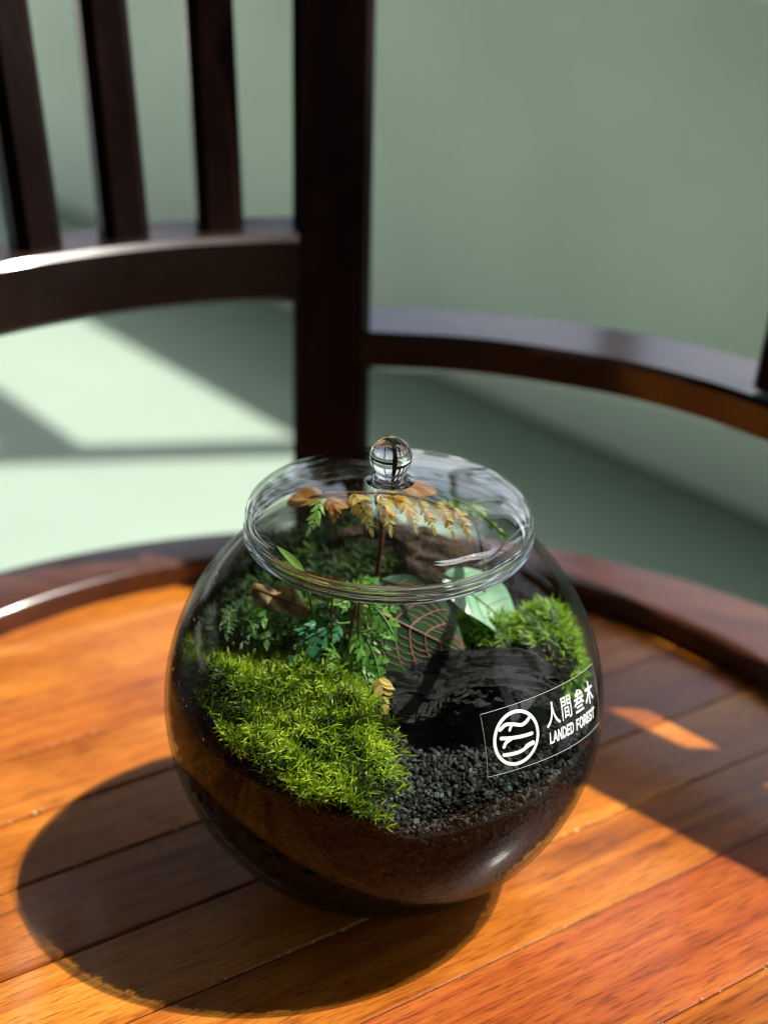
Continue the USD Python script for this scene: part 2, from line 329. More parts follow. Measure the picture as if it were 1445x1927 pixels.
def room(n0, n1, u0, u1, z0, z1, c=0.004):
    """A chamfered box in the room's own directions (n towards the window wall, u along it)."""
    m = cbox((u0, n0, z0), (u1, n1, z1), c); v = np.array(m.vertices)
    m.vertices = np.c_[v[:, :1] * WU + v[:, 1:2] * WN, v[:, 2]]
    if np.linalg.det(np.array([WU, WN])) < 0:
        m.invert()
    return m

single('floor', room(-9.0, 6.0, -9.0, 6.0, -0.12, 0.0), 'mint_floor', kind='structure')
single('rear_wall', room(-2.8, -2.65, -4.6, 2.2, 0.004, CEIL - 0.004), 'inner_wall', kind='structure')
single('end_wall', room(-2.646, WD - 0.004, -4.6, -4.45, 2.5, CEIL - 0.004), 'inner_wall', kind='structure')
single('terrace', room(-9.0, 6.0, -12, -4.6, 0.0045, 0.012), 'terrace', kind='structure')
single('ceiling', room(-2.8, WD + 0.02, -4.6, 2.2, CEIL, CEIL + 0.15), 'ceiling_paint', kind='structure')
single('end_wall', room(-2.646, WD - 0.004, 2.05, 2.2, 0.004, CEIL - 0.004), 'inner_wall', kind='structure')
single('low_wall', room(WD, WD + 0.12, -4.6, 2.2, 0.004, SILL), 'mint_wall', 'plain mint green painted low wall behind the chair, dim along its foot', 'wall')
wf = Thing('window_frame', 'dark metal window frame over the mint green low wall', 'window frame', (*(WN * (WD + 0.04)), SILL))
wf.part('rail', room(WD + 0.02, WD + 0.07, -4.6, 2.2, SILL + 0.003, SILL + 0.012), 'frame_metal')
wf.part('rail', room(WD + 0.02, WD + 0.07, -4.6, 2.2, TOPW, TOPW + 0.096), 'frame_metal')
for u in (-4.3, -3.35, -2.35, -1.353, -0.353, 0.647, 1.6):
    wf.part('mullion', room(WD + 0.025, WD + 0.065, u - 0.028, u + 0.028, SILL + 0.014, TOPW - 0.003), 'frame_metal')
wf.part('transom', room(WD + 0.03, WD + 0.06, -2.319, -1.384, 1.31, 1.46), 'frame_metal')

bl = Thing('window_blind', 'closed dark roller blinds in the upper part of the window', 'blind', (*(WN * (WD + 0.04)), 1.85))
for u0, u1 in ((-1.32, -0.385), (-0.32, 0.03)):
    bl.part('blind', room(WD + 0.04, WD + 0.046, u0, u1, 1.87, TOPW - 0.006, 0.001), 'blind_cloth')
for u0, u1 in ((-4.27, -3.38), (-3.32, -2.38), (-2.32, -1.385)):
    bl.part('blind', room(WD + 0.04, WD + 0.046, u0, u1, 2.25, TOPW - 0.006, 0.001), 'blind_cloth')
for u0, u1 in ((0.68, 1.57), (1.63, 2.19)):
    bl.part('blind', room(WD + 0.04, WD + 0.046, u0, u1, 1.87, TOPW - 0.006, 0.001), 'blind_cloth')
# ------------------------------------------------------------------ the chair
CC = np.array([-0.013, 0.485])
chair = Thing('round_chair', 'dark brown round-backed wooden chair with a planked amber seat under the glass jar', 'chair', (*CC, 0.0))
S = SEAT
# seat planks
off = [0.135, 0.180, 0.225, 0.2700, 0.3278, 0.3730, 0.4165, 0.4632, 0.5050, 0.5500, 0.5950, 0.6400, 0.6850]
gd, gn = np.array([math.cos(GA), math.sin(GA)]), np.array([-math.sin(GA), math.cos(GA)])
disc = Point(-0.015, 0.485).buffer(0.262, 64)
tone = ['plank_amber', 'plank_honey', 'plank_amber', 'plank_russet', 'plank_amber', 'plank_honey', 'plank_amber', 'plank_honey', 'plank_amber', 'plank_dark', 'plank_honey', 'plank_amber']
def strip(a, b):
    q = [gd * -1 + gn * a, gd * 1.5 + gn * a, gd * 1.5 + gn * b, gd * -1 + gn * b]
    return Polygon(q).intersection(disc)
for i in range(len(off) - 1):
    g = 0.0007 + 0.0005 * rng.random()
    P = strip(off[i] + g / 2, off[i + 1] - g / 2)
    if P.is_empty:
        continue
    Q = P.buffer(-0.0008, join_style=2)
    dz = rng.uniform(-0.0004, 0.0004)
    pts = [(*p, S - 0.018) for p in P.exterior.coords] + [(*p, S - 0.0009 + dz) for p in P.exterior.coords] + [(*p, S + dz) for p in Q.exterior.coords]
    chair.part('seat_plank', hull(pts), tone[i], smooth=20)
# pale flakes of old varnish along the joints
fl = []
for a in off[2:10]:
    spots = rng.uniform(0.15, 0.6, 5)
    for k in range(34):
        t = rng.choice(spots) + rng.normal() * 0.02; r = 0.00022 + 0.0007 * rng.random() ** 3
        c = gd * t + gn * (a + rng.normal() * 0.0007)
        if np.linalg.norm(c - [-0.015, 0.485]) > 0.24:
            continue
        n = 5; an = np.sort(rng.uniform(0, 2 * np.pi, n)); st = rng.uniform(1, 2.6)
        o = np.stack([np.cos(an) * r * st, np.sin(an) * r], 1)
        pl = o[:, :1] * gd + o[:, 1:] * gn + c
        fl.append(hull(np.vstack([np.c_[pl, np.full(n, S + 0.0001)], np.c_[(pl - c) * 0.7 + c, np.full(n, S + 0.0008)]])))
chair.part('varnish_flakes', join(fl), 'flake', smooth=False, kind='stuff')
# raised rim: inner and outer circles differ, so it is wider in front
ci, ri, co, ro = np.array([-0.015, 0.485]), 0.253, np.array([-0.012, 0.416]), 0.354
V = []; prof = [(0.0, -0.03), (0.0, 0.009), (0.05, 0.0125), (0.12, 0.0138), (0.9, 0.0138), (0.97, 0.012), (1.0, 0.008), (1.0, -0.03)]
T = np.linspace(0, 2 * np.pi, 180, endpoint=False)
for w, z in prof:
    for t in T:
        a = ci + ri * np.array([math.cos(t), math.sin(t)]); b = co + ro * np.array([math.cos(t), math.sin(t)])
        V.append((*(a * (1 - w) + b * w), S + z))
f = grid_faces(len(prof), len(T), True)
F = [*f[:, [0, 1, 2]], *f[:, [0, 2, 3]]]
k = len(prof) - 1
for j in range(len(T)):
    a, b, c, d = j, (j + 1) % len(T), k * len(T) + (j + 1) % len(T), k * len(T) + j
    F += [(a, d, c), (a, c, b)]
rim = trimesh.Trimesh(V, np.array(F), process=False); rim.fix_normals()
chair.part('seat_rim', rim, 'rim_wood', smooth=35)
# posts (they run on down as legs), rails, slats, top rail
def upright(th, r0, r1, z0, z1, w, d, c=0.004):
    """A square bar facing the chair's middle, leaning from radius r0 at z0 to r1 at z1."""
    e, s = np.array([math.cos(th), math.sin(th), 0]), np.array([-math.sin(th), math.cos(th), 0]); P = []
    for z, r in ((z0, r0), (z1, r1)):
        o = np.array([*CC, z]) + e * r
        for i, j in ((1, 1), (-1, 1), (-1, -1), (1, -1)):
            for a, b in ((c, 0), (0, c)):
                P.append(o + s * i * (w / 2 - a) + e * j * (d / 2 - b))
    return hull(P)
rad = math.radians
PA = [rad(148), rad(94.0), rad(37.5), rad(205)]
for t in (PA[0], PA[1], PA[3]):
    chair.part('post', upright(t, 0.272, 0.272, 0.0, S + 0.05, 0.042, 0.044), 'chair_wood_upright')
    chair.part('post', upright(t, 0.272, 0.296, S + 0.0495, S + 0.362, 0.0418, 0.0438), 'chair_wood_upright')
def path_sweep(profile, line):
    """A closed (offset, z) profile carried along a plan curve, the offset to its left; capped."""
    line = np.asarray(line, float); t = np.gradient(line, axis=0); t /= np.linalg.norm(t, axis=1, keepdims=True); nn = np.c_[-t[:, 1], t[:, 0]]
    m = len(profile); V = [(*(p + q * o), z) for p, q in zip(line, nn) for o, z in profile]; n = len(line)
    f = grid_faces(n, m, True); F = [*f[:, [0, 1, 2]], *f[:, [0, 2, 3]]]
    V += [tuple(np.mean(V[:m], 0)), tuple(np.mean(V[(n - 1) * m:n * m], 0))]
    for j in range(m):
        F.append((n * m, (j + 1) % m, j)); F.append((n * m + 1, (n - 1) * m + j, (n - 1) * m + (j + 1) % m))
    tm = trimesh.Trimesh(V, np.array(F), process=False); tm.fix_normals()
    return tm
def ring_pt(deg, r):
    return CC + r * np.array([math.cos(rad(deg)), math.sin(rad(deg))])
ARM = np.array([0.70, -0.714])                       # the arms run straight on, splayed
arm_post = ring_pt(37.5, 0.285) + ARM * 0.34
dw = math.asin(0.019 / 0.27)
chair.part('back_rail', arc_sweep(rprof(0.250, 0.293, S + 0.165, S + 0.201), CC, PA[1] + dw, PA[0] - dw, 40), 'chair_wood')
chair.part('back_rail', arc_sweep(rprof(0.250, 0.293, S + 0.165, S + 0.201), CC, PA[0] + dw, PA[3] - dw, 40), 'chair_wood')
low = smooth_curve([ring_pt(a, r) for a, r in ((90.1, 0.271), (76, 0.272), (60, 0.274), (48, 0.275), (37.5, 0.276))] + [ring_pt(37.5, 0.276) + ARM * q for q in (0.08, 0.16, 0.24, 0.32)], 10)
chair.part('side_rail', path_sweep(rprof(-0.017, 0.034, S + 0.125, S + 0.147), low), 'rail_wood')
top = smooth_curve([ring_pt(a, 0.314) for a in (212, 195, 178, 160, 142, 124, 108, 94)] + [(0.11, 0.783), (0.235, 0.692), (0.349, 0.589), (0.412, 0.532), (0.50, 0.452), (0.56, 0.397)], 10)
chair.part('top_rail', path_sweep(rprof(-0.032, 0.020, S + 0.358, S + 0.384, 0.005), top), 'chair_wood')
chair.part('spindle', upright(rad(39.2), 0.280, 0.306, S + 0.1495, S + 0.362, 0.040, 0.034), 'chair_wood_upright')
for q in (0.042, 0.125, 0.21):
    p0 = ring_pt(37.5, 0.284) + ARM * q; p1 = ring_pt(37.5, 0.318) + ARM * q
    chair.part('spindle', hull([(*(p + [i * 0.013, j * 0.013]), z) for p, z in ((p0, S + 0.1475), (p1, S + 0.3575)) for i in (-1, 1) for j in (-1, 1)]), 'chair_wood_upright')
def free_post(a, c, z0, z1, w):
    return hull([(*(np.array(q) + [i * w / 2, j * w / 2]), z) for q, z in ((a, z0), (c, z1)) for i in (-1, 1) for j in (-1, 1)])
chair.part('post', free_post(arm_post, arm_post + [0.06, 0.03], 0.0, S + 0.361, 0.042), 'chair_wood_upright')
for t in (106.6, 117.3, 127.2, 137.4):
    chair.part('slat', upright(rad(t), 0.273, 0.300, S + 0.2005, S + 0.360, 0.024, 0.021, 0.005), 'chair_wood_upright')
for t in (160, 172, 184, 195):
    chair.part('slat', upright(rad(t), 0.273, 0.300, S + 0.2005, S + 0.360, 0.024, 0.021, 0.005), 'chair_wood_upright')
# ------------------------------------------------------------------ the jar (in units of its radius R, from the middle of its foot)
R = 0.0872
JB = np.array([0.002, 0.486, SEAT + 0.0006])
def W(P):
    return np.asarray(P, float) * R + JB
def jw(m):
    v, f = vf(m); return W(v), f
HZ = 0.93
def sphere_z(r, rad_, top=True):
    return HZ + (1 if top else -1) * math.sqrt(max(rad_ * rad_ - r * r, 0))
jar = Thing('glass_jar', 'round clear glass jar full of moss under a domed lid with ball knob', 'jar', JB)
RN = 0.608                                # neck
lo, hi = math.asin(0.40), math.pi - math.asin(RN)
outer = [(0.0005, 0.012), (0.30, 0.012), (0.345, 0.0), (0.375, 0.003)] + [(math.sin(a), HZ - math.cos(a)) for a in np.linspace(lo, hi, 70)] + [(0.604, 1.738), (0.606, 1.760)]
inner = [(0.588, 1.760), (0.584, 1.735)] + [(0.985 * math.sin(a), HZ - 0.985 * math.cos(a)) for a in np.linspace(math.pi - math.asin(0.590 / 0.985), 0.02, 70)]
jar.part('body', jw(lathe(outer + inner[:1], 160)), 'jar_glass', smooth=45)
jar.part('inner_surface', jw(lathe(inner, 160)), 'jar_inner', smooth=45)
tor = [(0.606 + 0.022 * math.cos(a), 1.766 + 0.012 * math.sin(a)) for a in np.linspace(0, 2 * np.pi, 15)]
jar.part('lip', jw(lathe(tor, 160)), 'solid_glass', smooth=True)
# grime patch on the inside of the glass, left and behind
gv = []
ga, gb = np.radians(np.linspace(80, 236, 60)), np.radians(np.linspace(-4, 50, 30))
for b in gb:
    for a in ga:
        gv.append((0.978 * math.cos(b) * math.cos(a), 0.978 * math.cos(b) * math.sin(a), HZ + 0.978 * math.sin(b)))
jar.part('grime_film', jw((gv, grid_faces(30, 60))), 'grime', smooth=True)

# breath drops on the inside of the glass
dr = []
for _ in range(170):
    a, e = rng.uniform(math.radians(140), math.radians(255)), rng.uniform(math.radians(8), math.radians(46)); s = 0.0022 + 0.007 * rng.random() ** 4
    c = np.array([math.cos(e) * math.cos(a), math.cos(e) * math.sin(a), math.sin(e)]); m = trimesh.creation.icosphere(1, s)
    v = m.vertices; v = v - 0.45 * np.outer(v @ c, c); v[:, 2] *= rng.uniform(1, 1.5); dr.append((v + c * 0.981 + [0, 0, HZ], m.faces))
jar.part('breath_drops', jw(join(dr)), 'solid_glass', smooth=True, kind='stuff')
# sticker
n0 = np.array([0.71807, -0.62754, 0.30094]); e1 = np.array([0.68179, 0.72112, -0.12308]); e2 = np.array([-0.13978, 0.29356, 0.94567])
def on_glass(uv, lift):
    uv = np.asarray(uv, float); t = np.linalg.norm(uv, axis=1, keepdims=True); d = uv / np.maximum(t, 1e-9)
    v = np.cos(t) * n0 + np.sin(t) * (d[:, :1] * e1 + d[:, 1:] * e2)
    return v * (1 + lift) + [0, 0, HZ]
def slab(poly2, faces, l0, l1):
    """A thin curved sheet from a flat triangulation, with edges."""
    a, b = on_glass(poly2, l0), on_glass(poly2, l1); n = len(poly2); f = np.asarray(faces)
    e = np.sort(np.vstack([f[:, [0, 1]], f[:, [1, 2]], f[:, [2, 0]]]), 1)
    raw = np.vstack([f[:, [0, 1]], f[:, [1, 2]], f[:, [2, 0]]]); _, ix, ct = np.unique(e, axis=0, return_index=True, return_counts=True)
    bd = raw[ix[ct == 1]]
    F = np.vstack([f + n, f[:, ::-1], np.c_[bd[:, 0], bd[:, 1], bd[:, 1] + n], np.c_[bd[:, 0], bd[:, 1] + n, bd[:, 0] + n]])
    return np.vstack([a, b]), F
C4 = np.array([[-0.389, -0.134], [0.392, -0.140], [0.376, 0.143], [-0.393, 0.134]])
def bil(s, t):
    return (1 - s) * (1 - t) * C4[0] + s * (1 - t) * C4[1] + s * t * C4[2] + (1 - s) * t * C4[3]
uv = [bil(s, t) for t in np.linspace(0, 1, 9) for s in np.linspace(0, 1, 25)]
gf = grid_faces(9, 25); gf = np.vstack([gf[:, [0, 1, 2]], gf[:, [0, 2, 3]]])
stk = jar.part('sticker', jw(slab(np.array(uv), gf, 0.0025, 0.0045)), 'film', smooth=30, label='clear rectangular sticker with white print')
# the sticker's cut edge catches the light
ed = np.vstack([[bil(s, 0) for s in np.linspace(0, 1, 30)], [bil(1, t) for t in np.linspace(0, 1, 10)][1:], [bil(s, 1) for s in np.linspace(1, 0, 30)][1:], [bil(0, t) for t in np.linspace(1, 0, 10)][1:]])
jar.part('sticker_edge', jw(tube(on_glass(ed, 0.0036), 0.0009, 5)), 'film_edge', parent=stk)
cr_ = lambda pts, w: np.array(pts)
def ribbon(pts, w, k=8):
    c = smooth_curve(np.c_[pts, np.zeros(len(pts))], k)[:, :2]; from shapely.geometry import LineString
    return LineString(c).buffer(w, 6)
def tri(poly):
    out = []
    for g in getattr(poly, 'geoms', [poly]):
        v, f = trimesh.creation.triangulate_polygon(g, engine='earcut'); m = trimesh.Trimesh(np.c_[v, np.zeros(len(v))], f)
        mv, mf = trimesh.remesh.subdivide_to_size(m.vertices, m.faces, 0.04, max_iter=8)
        m = trimesh.Trimesh(mv, mf); m.merge_vertices()
        fl_ = m.face_normals[:, 2] < 0; ff = m.faces.copy(); ff[fl_] = ff[fl_][:, ::-1]
        out.append((np.array(m.vertices)[:, :2], ff))
    return out
def printed(name, poly):
    jar.part(name, jw(join([slab(v, f, 0.0050, 0.0066) for v, f in tri(poly)])), 'print_white', smooth=False, parent=stk)
cen = Point(-0.2415, 0.0).buffer(1, 48)
from shapely import affinity
ell = affinity.scale(Point(-0.2415, -0.001).buffer(1, 40), 0.1155, 0.1155)
printed('emblem_ring', ell.difference(affinity.scale(Point(-0.2415, -0.001).buffer(1, 40), 0.1010, 0.1010)))
st1 = ribbon([(-0.318, 0.052), (-0.288, 0.066), (-0.250, 0.058), (-0.215, 0.046), (-0.190, 0.051), (-0.172, 0.062)], 0.0075).union(ribbon([(-0.262, 0.058), (-0.274, 0.040)], 0.006))
st2 = ribbon([(-0.318, 0.016), (-0.270, 0.006), (-0.214, -0.001), (-0.166, -0.003)], 0.0075).union(ribbon([(-0.309, -0.022), (-0.296, -0.006), (-0.268, 0.004)], 0.0075))
st3 = ribbon([(-0.312, -0.056), (-0.267, -0.062), (-0.222, -0.060), (-0.192, -0.048), (-0.165, -0.045)], 0.0075).union(ribbon([(-0.200, -0.050), (-0.182, -0.045), (-0.164, -0.043)], 0.0095))
for s_ in (st1, st2, st3):
    printed('emblem_stroke', s_)
GLY = json.loads('''{"man":[[[[0,69],[5,95],[88,138],[157,192],[241,282],[299,367],[368,515],[410,675],[431,850],[431,983],[447,999],[542,999],[552,988],[547,802],[568,685],[615,526],[663,420],[758,276],[869,170],[994,100],[999,79],[953,35],[936,5],[915,5],[862,32],[741,122],[668,201],[605,291],[547,402],[498,529],[405,312],[326,196],[258,122],[174,53],[84,0],[68,0]]]],"gate":[[[[263,51],[269,528],[718,528],[724,98],[887,95],[896,103],[897,592],[544,601],[544,993],[993,999],[999,73],[987,45],[957,17],[921,6],[736,0],[701,101],[363,101],[359,45]],[[640,678],[894,674],[897,760],[643,763]],[[640,841],[894,836],[897,917],[643,920]],[[364,275],[362,180],[628,182],[625,275]],[[364,449],[362,354],[628,356],[625,449]]],[[[0,993],[449,993],[449,606],[102,597],[102,0],[0,0]],[[102,678],[344,674],[353,683],[353,760],[105,763]],[[106,920],[105,836],[353,839],[350,920]]]],"three":[[[[0,355],[5,371],[81,404],[180,470],[245,533],[241,540],[26,540],[26,633],[326,634],[368,714],[243,710],[161,693],[130,786],[135,797],[211,825],[305,891],[427,999],[505,955],[510,939],[416,857],[355,818],[356,808],[658,819],[649,840],[572,895],[572,912],[645,955],[812,835],[916,732],[905,704],[853,666],[833,666],[766,737],[487,721],[449,634],[978,628],[973,540],[744,537],[803,481],[871,437],[999,382],[999,366],[942,295],[838,338],[772,388],[760,360],[239,360],[227,382],[166,333],[78,284],[62,284]],[[317,459],[321,453],[682,458],[605,540],[388,540]]],[[[73,0],[73,93],[937,93],[937,0]]],[[[193,191],[198,278],[812,278],[817,267],[812,186]]]],"tree":[[[[0,184],[5,210],[34,222],[132,295],[256,422],[391,619],[387,631],[46,631],[36,641],[36,731],[46,741],[441,742],[448,999],[551,999],[556,988],[558,742],[963,736],[958,631],[602,627],[670,517],[758,406],[877,290],[999,205],[999,189],[937,116],[911,116],[808,195],[664,347],[563,494],[556,490],[551,0],[443,5],[440,489],[294,294],[211,210],[113,131],[62,110]]]],"LANDED":[[[[839,968],[845,993],[919,993],[934,980],[959,931],[983,819],[993,726],[999,608],[999,391],[994,285],[986,205],[965,87],[945,31],[918,0],[844,0],[839,25]],[[880,191],[913,186],[926,199],[939,231],[950,287],[955,338],[960,446],[960,554],[956,642],[947,725],[929,788],[914,807],[880,804]]],[[[687,968],[693,993],[810,993],[813,980],[816,949],[816,850],[810,807],[728,802],[729,596],[803,596],[810,565],[810,441],[805,410],[729,408],[728,189],[811,186],[817,143],[817,43],[813,6],[692,0],[687,25]]],[[[505,968],[511,993],[585,993],[600,980],[625,931],[649,819],[659,726],[666,608],[666,391],[661,285],[653,205],[632,87],[612,31],[584,0],[510,0],[505,25]],[[547,191],[579,186],[592,199],[605,231],[616,287],[622,338],[627,446],[627,554],[623,642],[614,725],[596,788],[581,807],[547,804]]],[[[316,43],[316,949],[318,980],[322,993],[356,993],[360,980],[438,372],[439,968],[445,993],[475,987],[479,962],[478,19],[473,0],[440,0],[434,25],[358,614],[357,25],[352,0],[322,0]]],[[[0,968],[6,993],[35,993],[41,962],[42,188],[119,186],[125,155],[126,49],[194,974],[203,999],[228,999],[236,987],[302,105],[306,50],[305,19],[300,0],[267,6],[262,43],[248,254],[185,254],[169,25],[164,0],[133,0],[126,37],[120,0],[5,0],[0,25]],[[216,695],[199,441],[233,444]]]],"FOREST":[[[[837,829],[837,963],[844,987],[992,987],[998,969],[999,836],[994,805],[940,802],[940,49],[938,30],[931,18],[906,18],[897,48],[897,803],[843,805]]],[[[677,176],[672,309],[677,333],[708,333],[713,315],[719,238],[726,213],[742,188],[758,188],[777,219],[786,276],[786,324],[777,369],[717,454],[696,509],[682,587],[677,666],[678,775],[685,848],[699,920],[715,963],[732,987],[763,993],[792,957],[813,884],[822,817],[826,751],[826,708],[820,678],[789,678],[784,708],[782,749],[774,786],[758,811],[734,799],[724,774],[719,734],[719,687],[728,643],[786,557],[806,509],[822,430],[828,339],[828,254],[820,151],[810,91],[789,30],[772,6],[737,0],[723,12],[703,48],[683,127]]],[[[523,42],[523,963],[530,987],[653,981],[657,945],[657,848],[651,805],[566,803],[566,601],[644,599],[651,569],[651,448],[646,418],[566,417],[566,205],[652,200],[659,157],[659,61],[656,30],[652,18],[528,18]]],[[[355,48],[355,963],[361,987],[441,987],[473,938],[486,890],[498,799],[502,720],[502,624],[494,509],[472,397],[510,73],[509,42],[499,18],[468,24],[428,363],[398,360],[398,49],[395,30],[389,18],[364,18]],[[438,557],[452,576],[459,621],[460,704],[455,767],[439,805],[398,804],[398,553]]],[[[147,436],[149,618],[160,781],[183,908],[198,957],[215,987],[252,999],[286,951],[310,854],[329,696],[334,569],[334,436],[325,260],[312,157],[297,91],[266,18],[252,6],[220,12],[201,42],[183,97],[167,176],[157,260]],[[190,430],[198,305],[217,219],[233,194],[248,194],[264,219],[283,305],[292,434],[292,565],[283,700],[268,774],[248,811],[233,811],[213,774],[201,718],[192,626],[189,564]]],[[[0,963],[7,987],[126,987],[133,957],[133,836],[128,805],[43,802],[43,583],[119,581],[125,539],[125,442],[119,400],[43,398],[43,48],[38,18],[5,18],[0,42]]]]}''')
def glyphs(key, u0, u1, v0, v1):
    ps = []
    for rings in GLY[key]:
        q = [[(u0 + x / 999 * (u1 - u0), v0 + y / 999 * (v1 - v0)) for x, y in r] for r in rings]
        ps.append(Polygon(q[0], q[1:]).buffer(0))
    from shapely import union_all
    return union_all(ps)
for key, b in dict(man=(-0.078, 0.010, -0.008, 0.092), gate=(0.024, 0.096, -0.006, 0.089), three=(0.120, 0.206, -0.008, 0.090), tree=(0.222, 0.310, -0.006, 0.093)).items():
    printed('character', glyphs(key, *b))
printed('lettering', glyphs('LANDED', -0.067, 0.100, -0.080, -0.030))
printed('lettering', glyphs('FOREST', 0.122, 0.308, -0.081, -0.031))

# ------------------------------------------------------------------ the lid
dome_o = smooth_curve([(0.610, 1.806), (0.622, 1.826), (0.624, 1.862), (0.606, 1.900), (0.555, 1.930), (0.45, 1.956), (0.30, 1.979), (0.15, 2.003), (0.075, 2.019), (0.058, 2.032), (0.056, 2.044)], 8)
dome_i = smooth_curve([(0.0005, 1.984), (0.15, 1.978), (0.30, 1.956), (0.44, 1.934), (0.54, 1.908), (0.586, 1.882), (0.600, 1.856), (0.599, 1.828), (0.590, 1.804)], 8)
LID = jar.part('lid', jw(lathe(np.vstack([dome_o, [[0.0005, 2.044]]]), 160)), 'lid_glass', smooth=60)
jar.part('inner_face', jw(lathe(dome_i, 160)), 'lid_glass', smooth=60, parent=LID)
for r, z, w, h in ((0.614, 1.797, 0.017, 0.010), (0.611, 1.824, 0.014, 0.006)):
    jar.part('rim', jw(lathe([(r + w * math.cos(a), z + h * math.sin(a)) for a in np.linspace(0, 2 * np.pi, 17)], 160)), 'solid_glass', smooth=True, parent=LID)
nk = smooth_curve([(0.105, 2.014), (0.080, 2.024), (0.064, 2.040), (0.060, 2.052)], 6)
jar.part('collar', jw(lathe(np.vstack([[[0.0005, 2.010]], nk, [[0.0005, 2.052]]]), 64)), 'solid_glass', smooth=40, parent=LID)
kn = trimesh.creation.icosphere(5, 0.091); kn.apply_translation((0, 0, 2.124))
jar.part('knob', jw((kn.vertices, kn.faces)), 'solid_glass', smooth=True, parent=LID)

# ------------------------------------------------------------------ soil, moss, gravel
def sst(x, a, b):
    t = np.clip((x - a) / (b - a), 0, 1); return t * t * (3 - 2 * t)
LY, LZ = [-1, -0.9, -0.7, -0.4, -0.1, 0.2, 0.5, 0.8, 1.0], [0.93, 0.97, 1.07, 1.13, 1.09, 1.14, 1.30, 1.36, 1.38]
RY, RZ = [-1, -0.9, -0.6, -0.35, -0.1, 0.15, 0.4, 0.8, 1.0], [0.84, 0.87, 0.91, 0.94, 0.98, 1.06, 1.16, 1.25, 1.28]
def H(x, y):
    x, y = np.asarray(x, float), np.asarray(y, float)
    w = sst(x, -0.06, 0.14)
    return np.interp(y, LY, LZ) * (1 - w) + np.interp(y, RY, RZ) * w + 0.05 * (fbm(np.stack([x * 5, y * 5, 0 * x + 3], -1), 3) - 0.5) + 0.07 * sst(-x, 0.45, 0.9) * sst(-y, -0.3, 0.6)
RI = 0.966
phi = np.linspace(0, 2 * np.pi, 144, endpoint=False)
rm = np.full(144, 0.9)
for _ in range(60):
    z = H(rm * np.cos(phi), rm * np.sin(phi)); rm = 0.6 * rm + 0.4 * np.sqrt(np.clip(RI ** 2 - (z - HZ) ** 2, 0.01, None))
rings = np.linspace(0.02, 1, 46)
SX, SY = (rings[:, None] * rm * np.cos(phi)).ravel(), (rings[:, None] * rm * np.sin(phi)).ravel()
V = list(zip(SX, SY, H(SX, SY)))
zr = np.array([v[2] for v in V[-144:]])
a1 = np.arctan2(zr - HZ, rm)
for q in np.linspace(0, 1, 40)[1:]:
    aa = a1 * (1 - q) + (-1.50) * q; bump = 1 + 0.012 * (fbm(np.c_[np.cos(phi) * 9, np.sin(phi) * 9, aa * 9], 3) - 0.9)
    V += [(RI * b * math.cos(a) * math.cos(p), RI * b * math.cos(a) * math.sin(p), HZ + RI * b * math.sin(a)) for a, p, b in zip(aa, phi, bump)]
n = len(V) // 144; f = grid_faces(n, 144, True); F = [*f[:, [0, 1, 2]], *f[:, [0, 2, 3]]]
V += [(0, 0, float(H(0, 0))), (0, 0, HZ - RI)]; k = len(V)
for j in range(144):
    F += [(k - 2, j, (j + 1) % 144), (k - 1, (n - 1) * 144 + (j + 1) % 144, (n - 1) * 144 + j)]
soil = trimesh.Trimesh(V, np.array(F), process=False)
single('soil', jw(soil), 'dark_soil', 'dark damp potting soil filling the lower half of the glass jar', 'soil', smooth=60, kind='stuff')

def rimr(z, k=0.97):
    return math.sqrt(max(k * k - (z - HZ) ** 2, 0.0001))

def blades(base, out, up, Ln, wid, bend, droop):
    """Many curved pointed leaves at once; all arguments have one row per leaf."""
    N = len(base); side = np.cross(up, out); side /= np.linalg.norm(side, axis=1, keepdims=True) + 1e-9
    V = np.zeros((N, 7, 3)); Ln, wid, bend, droop = (np.broadcast_to(q, N)[:, None] for q in (Ln, wid, bend, droop))
    for r, (t, ws) in enumerate(((0, 0.6), (0.38, 1.0), (0.75, 0.62))):
        c = base + Ln * (t * (np.cos(bend) * up + np.sin(bend) * out) + t * t * (0.25 * out - droop * up))
        V[:, 2 * r] = c - side * wid * ws / 2; V[:, 2 * r + 1] = c + side * wid * ws / 2
    V[:, 6] = base + Ln * ((np.cos(bend) * up + np.sin(bend) * out) + (0.25 * out - droop * up))
    F = np.array([(0, 1, 3), (0, 3, 2), (2, 3, 5), (2, 5, 4), (4, 5, 6)])
    return V.reshape(-1, 3), (F[None] + 7 * np.arange(N)[:, None, None]).reshape(-1, 3)

def moss(points, normals, leaves, Ln, wid, tall, spread=0.5):
    """Star-shaped moss shoots: whorls of curved leaves up a short stalk."""
    B, O, U, LL, WW, BB, DD = [], [], [], [], [], [], []
    for p, nn in zip(points, normals):
        ax = nn + rng.normal(size=3) * 0.33; ax /= np.linalg.norm(ax); a = np.cross(ax, [0.3, 0.8, 0.5]); a /= np.linalg.norm(a); b = np.cross(ax, a)
        h = tall * rng.uniform(0.5, 1.3); s = rng.uniform(0.75, 1.25)
        for k in range(leaves):
            t = k / leaves; q = k * 2.4 + rng.normal() * 0.3
            B.append(p + ax * h * t); O.append(a * math.cos(q) + b * math.sin(q)); U.append(ax)
            LL.append(Ln * s * rng.uniform(0.7, 1.2)); WW.append(wid * s); BB.append(1.25 - spread * t * 1.6 + rng.normal() * 0.12); DD.append(rng.uniform(0.0, 0.35))
    return blades(np.array(B), np.array(O), np.array(U), np.array(LL), np.array(WW), np.array(BB), np.array(DD))

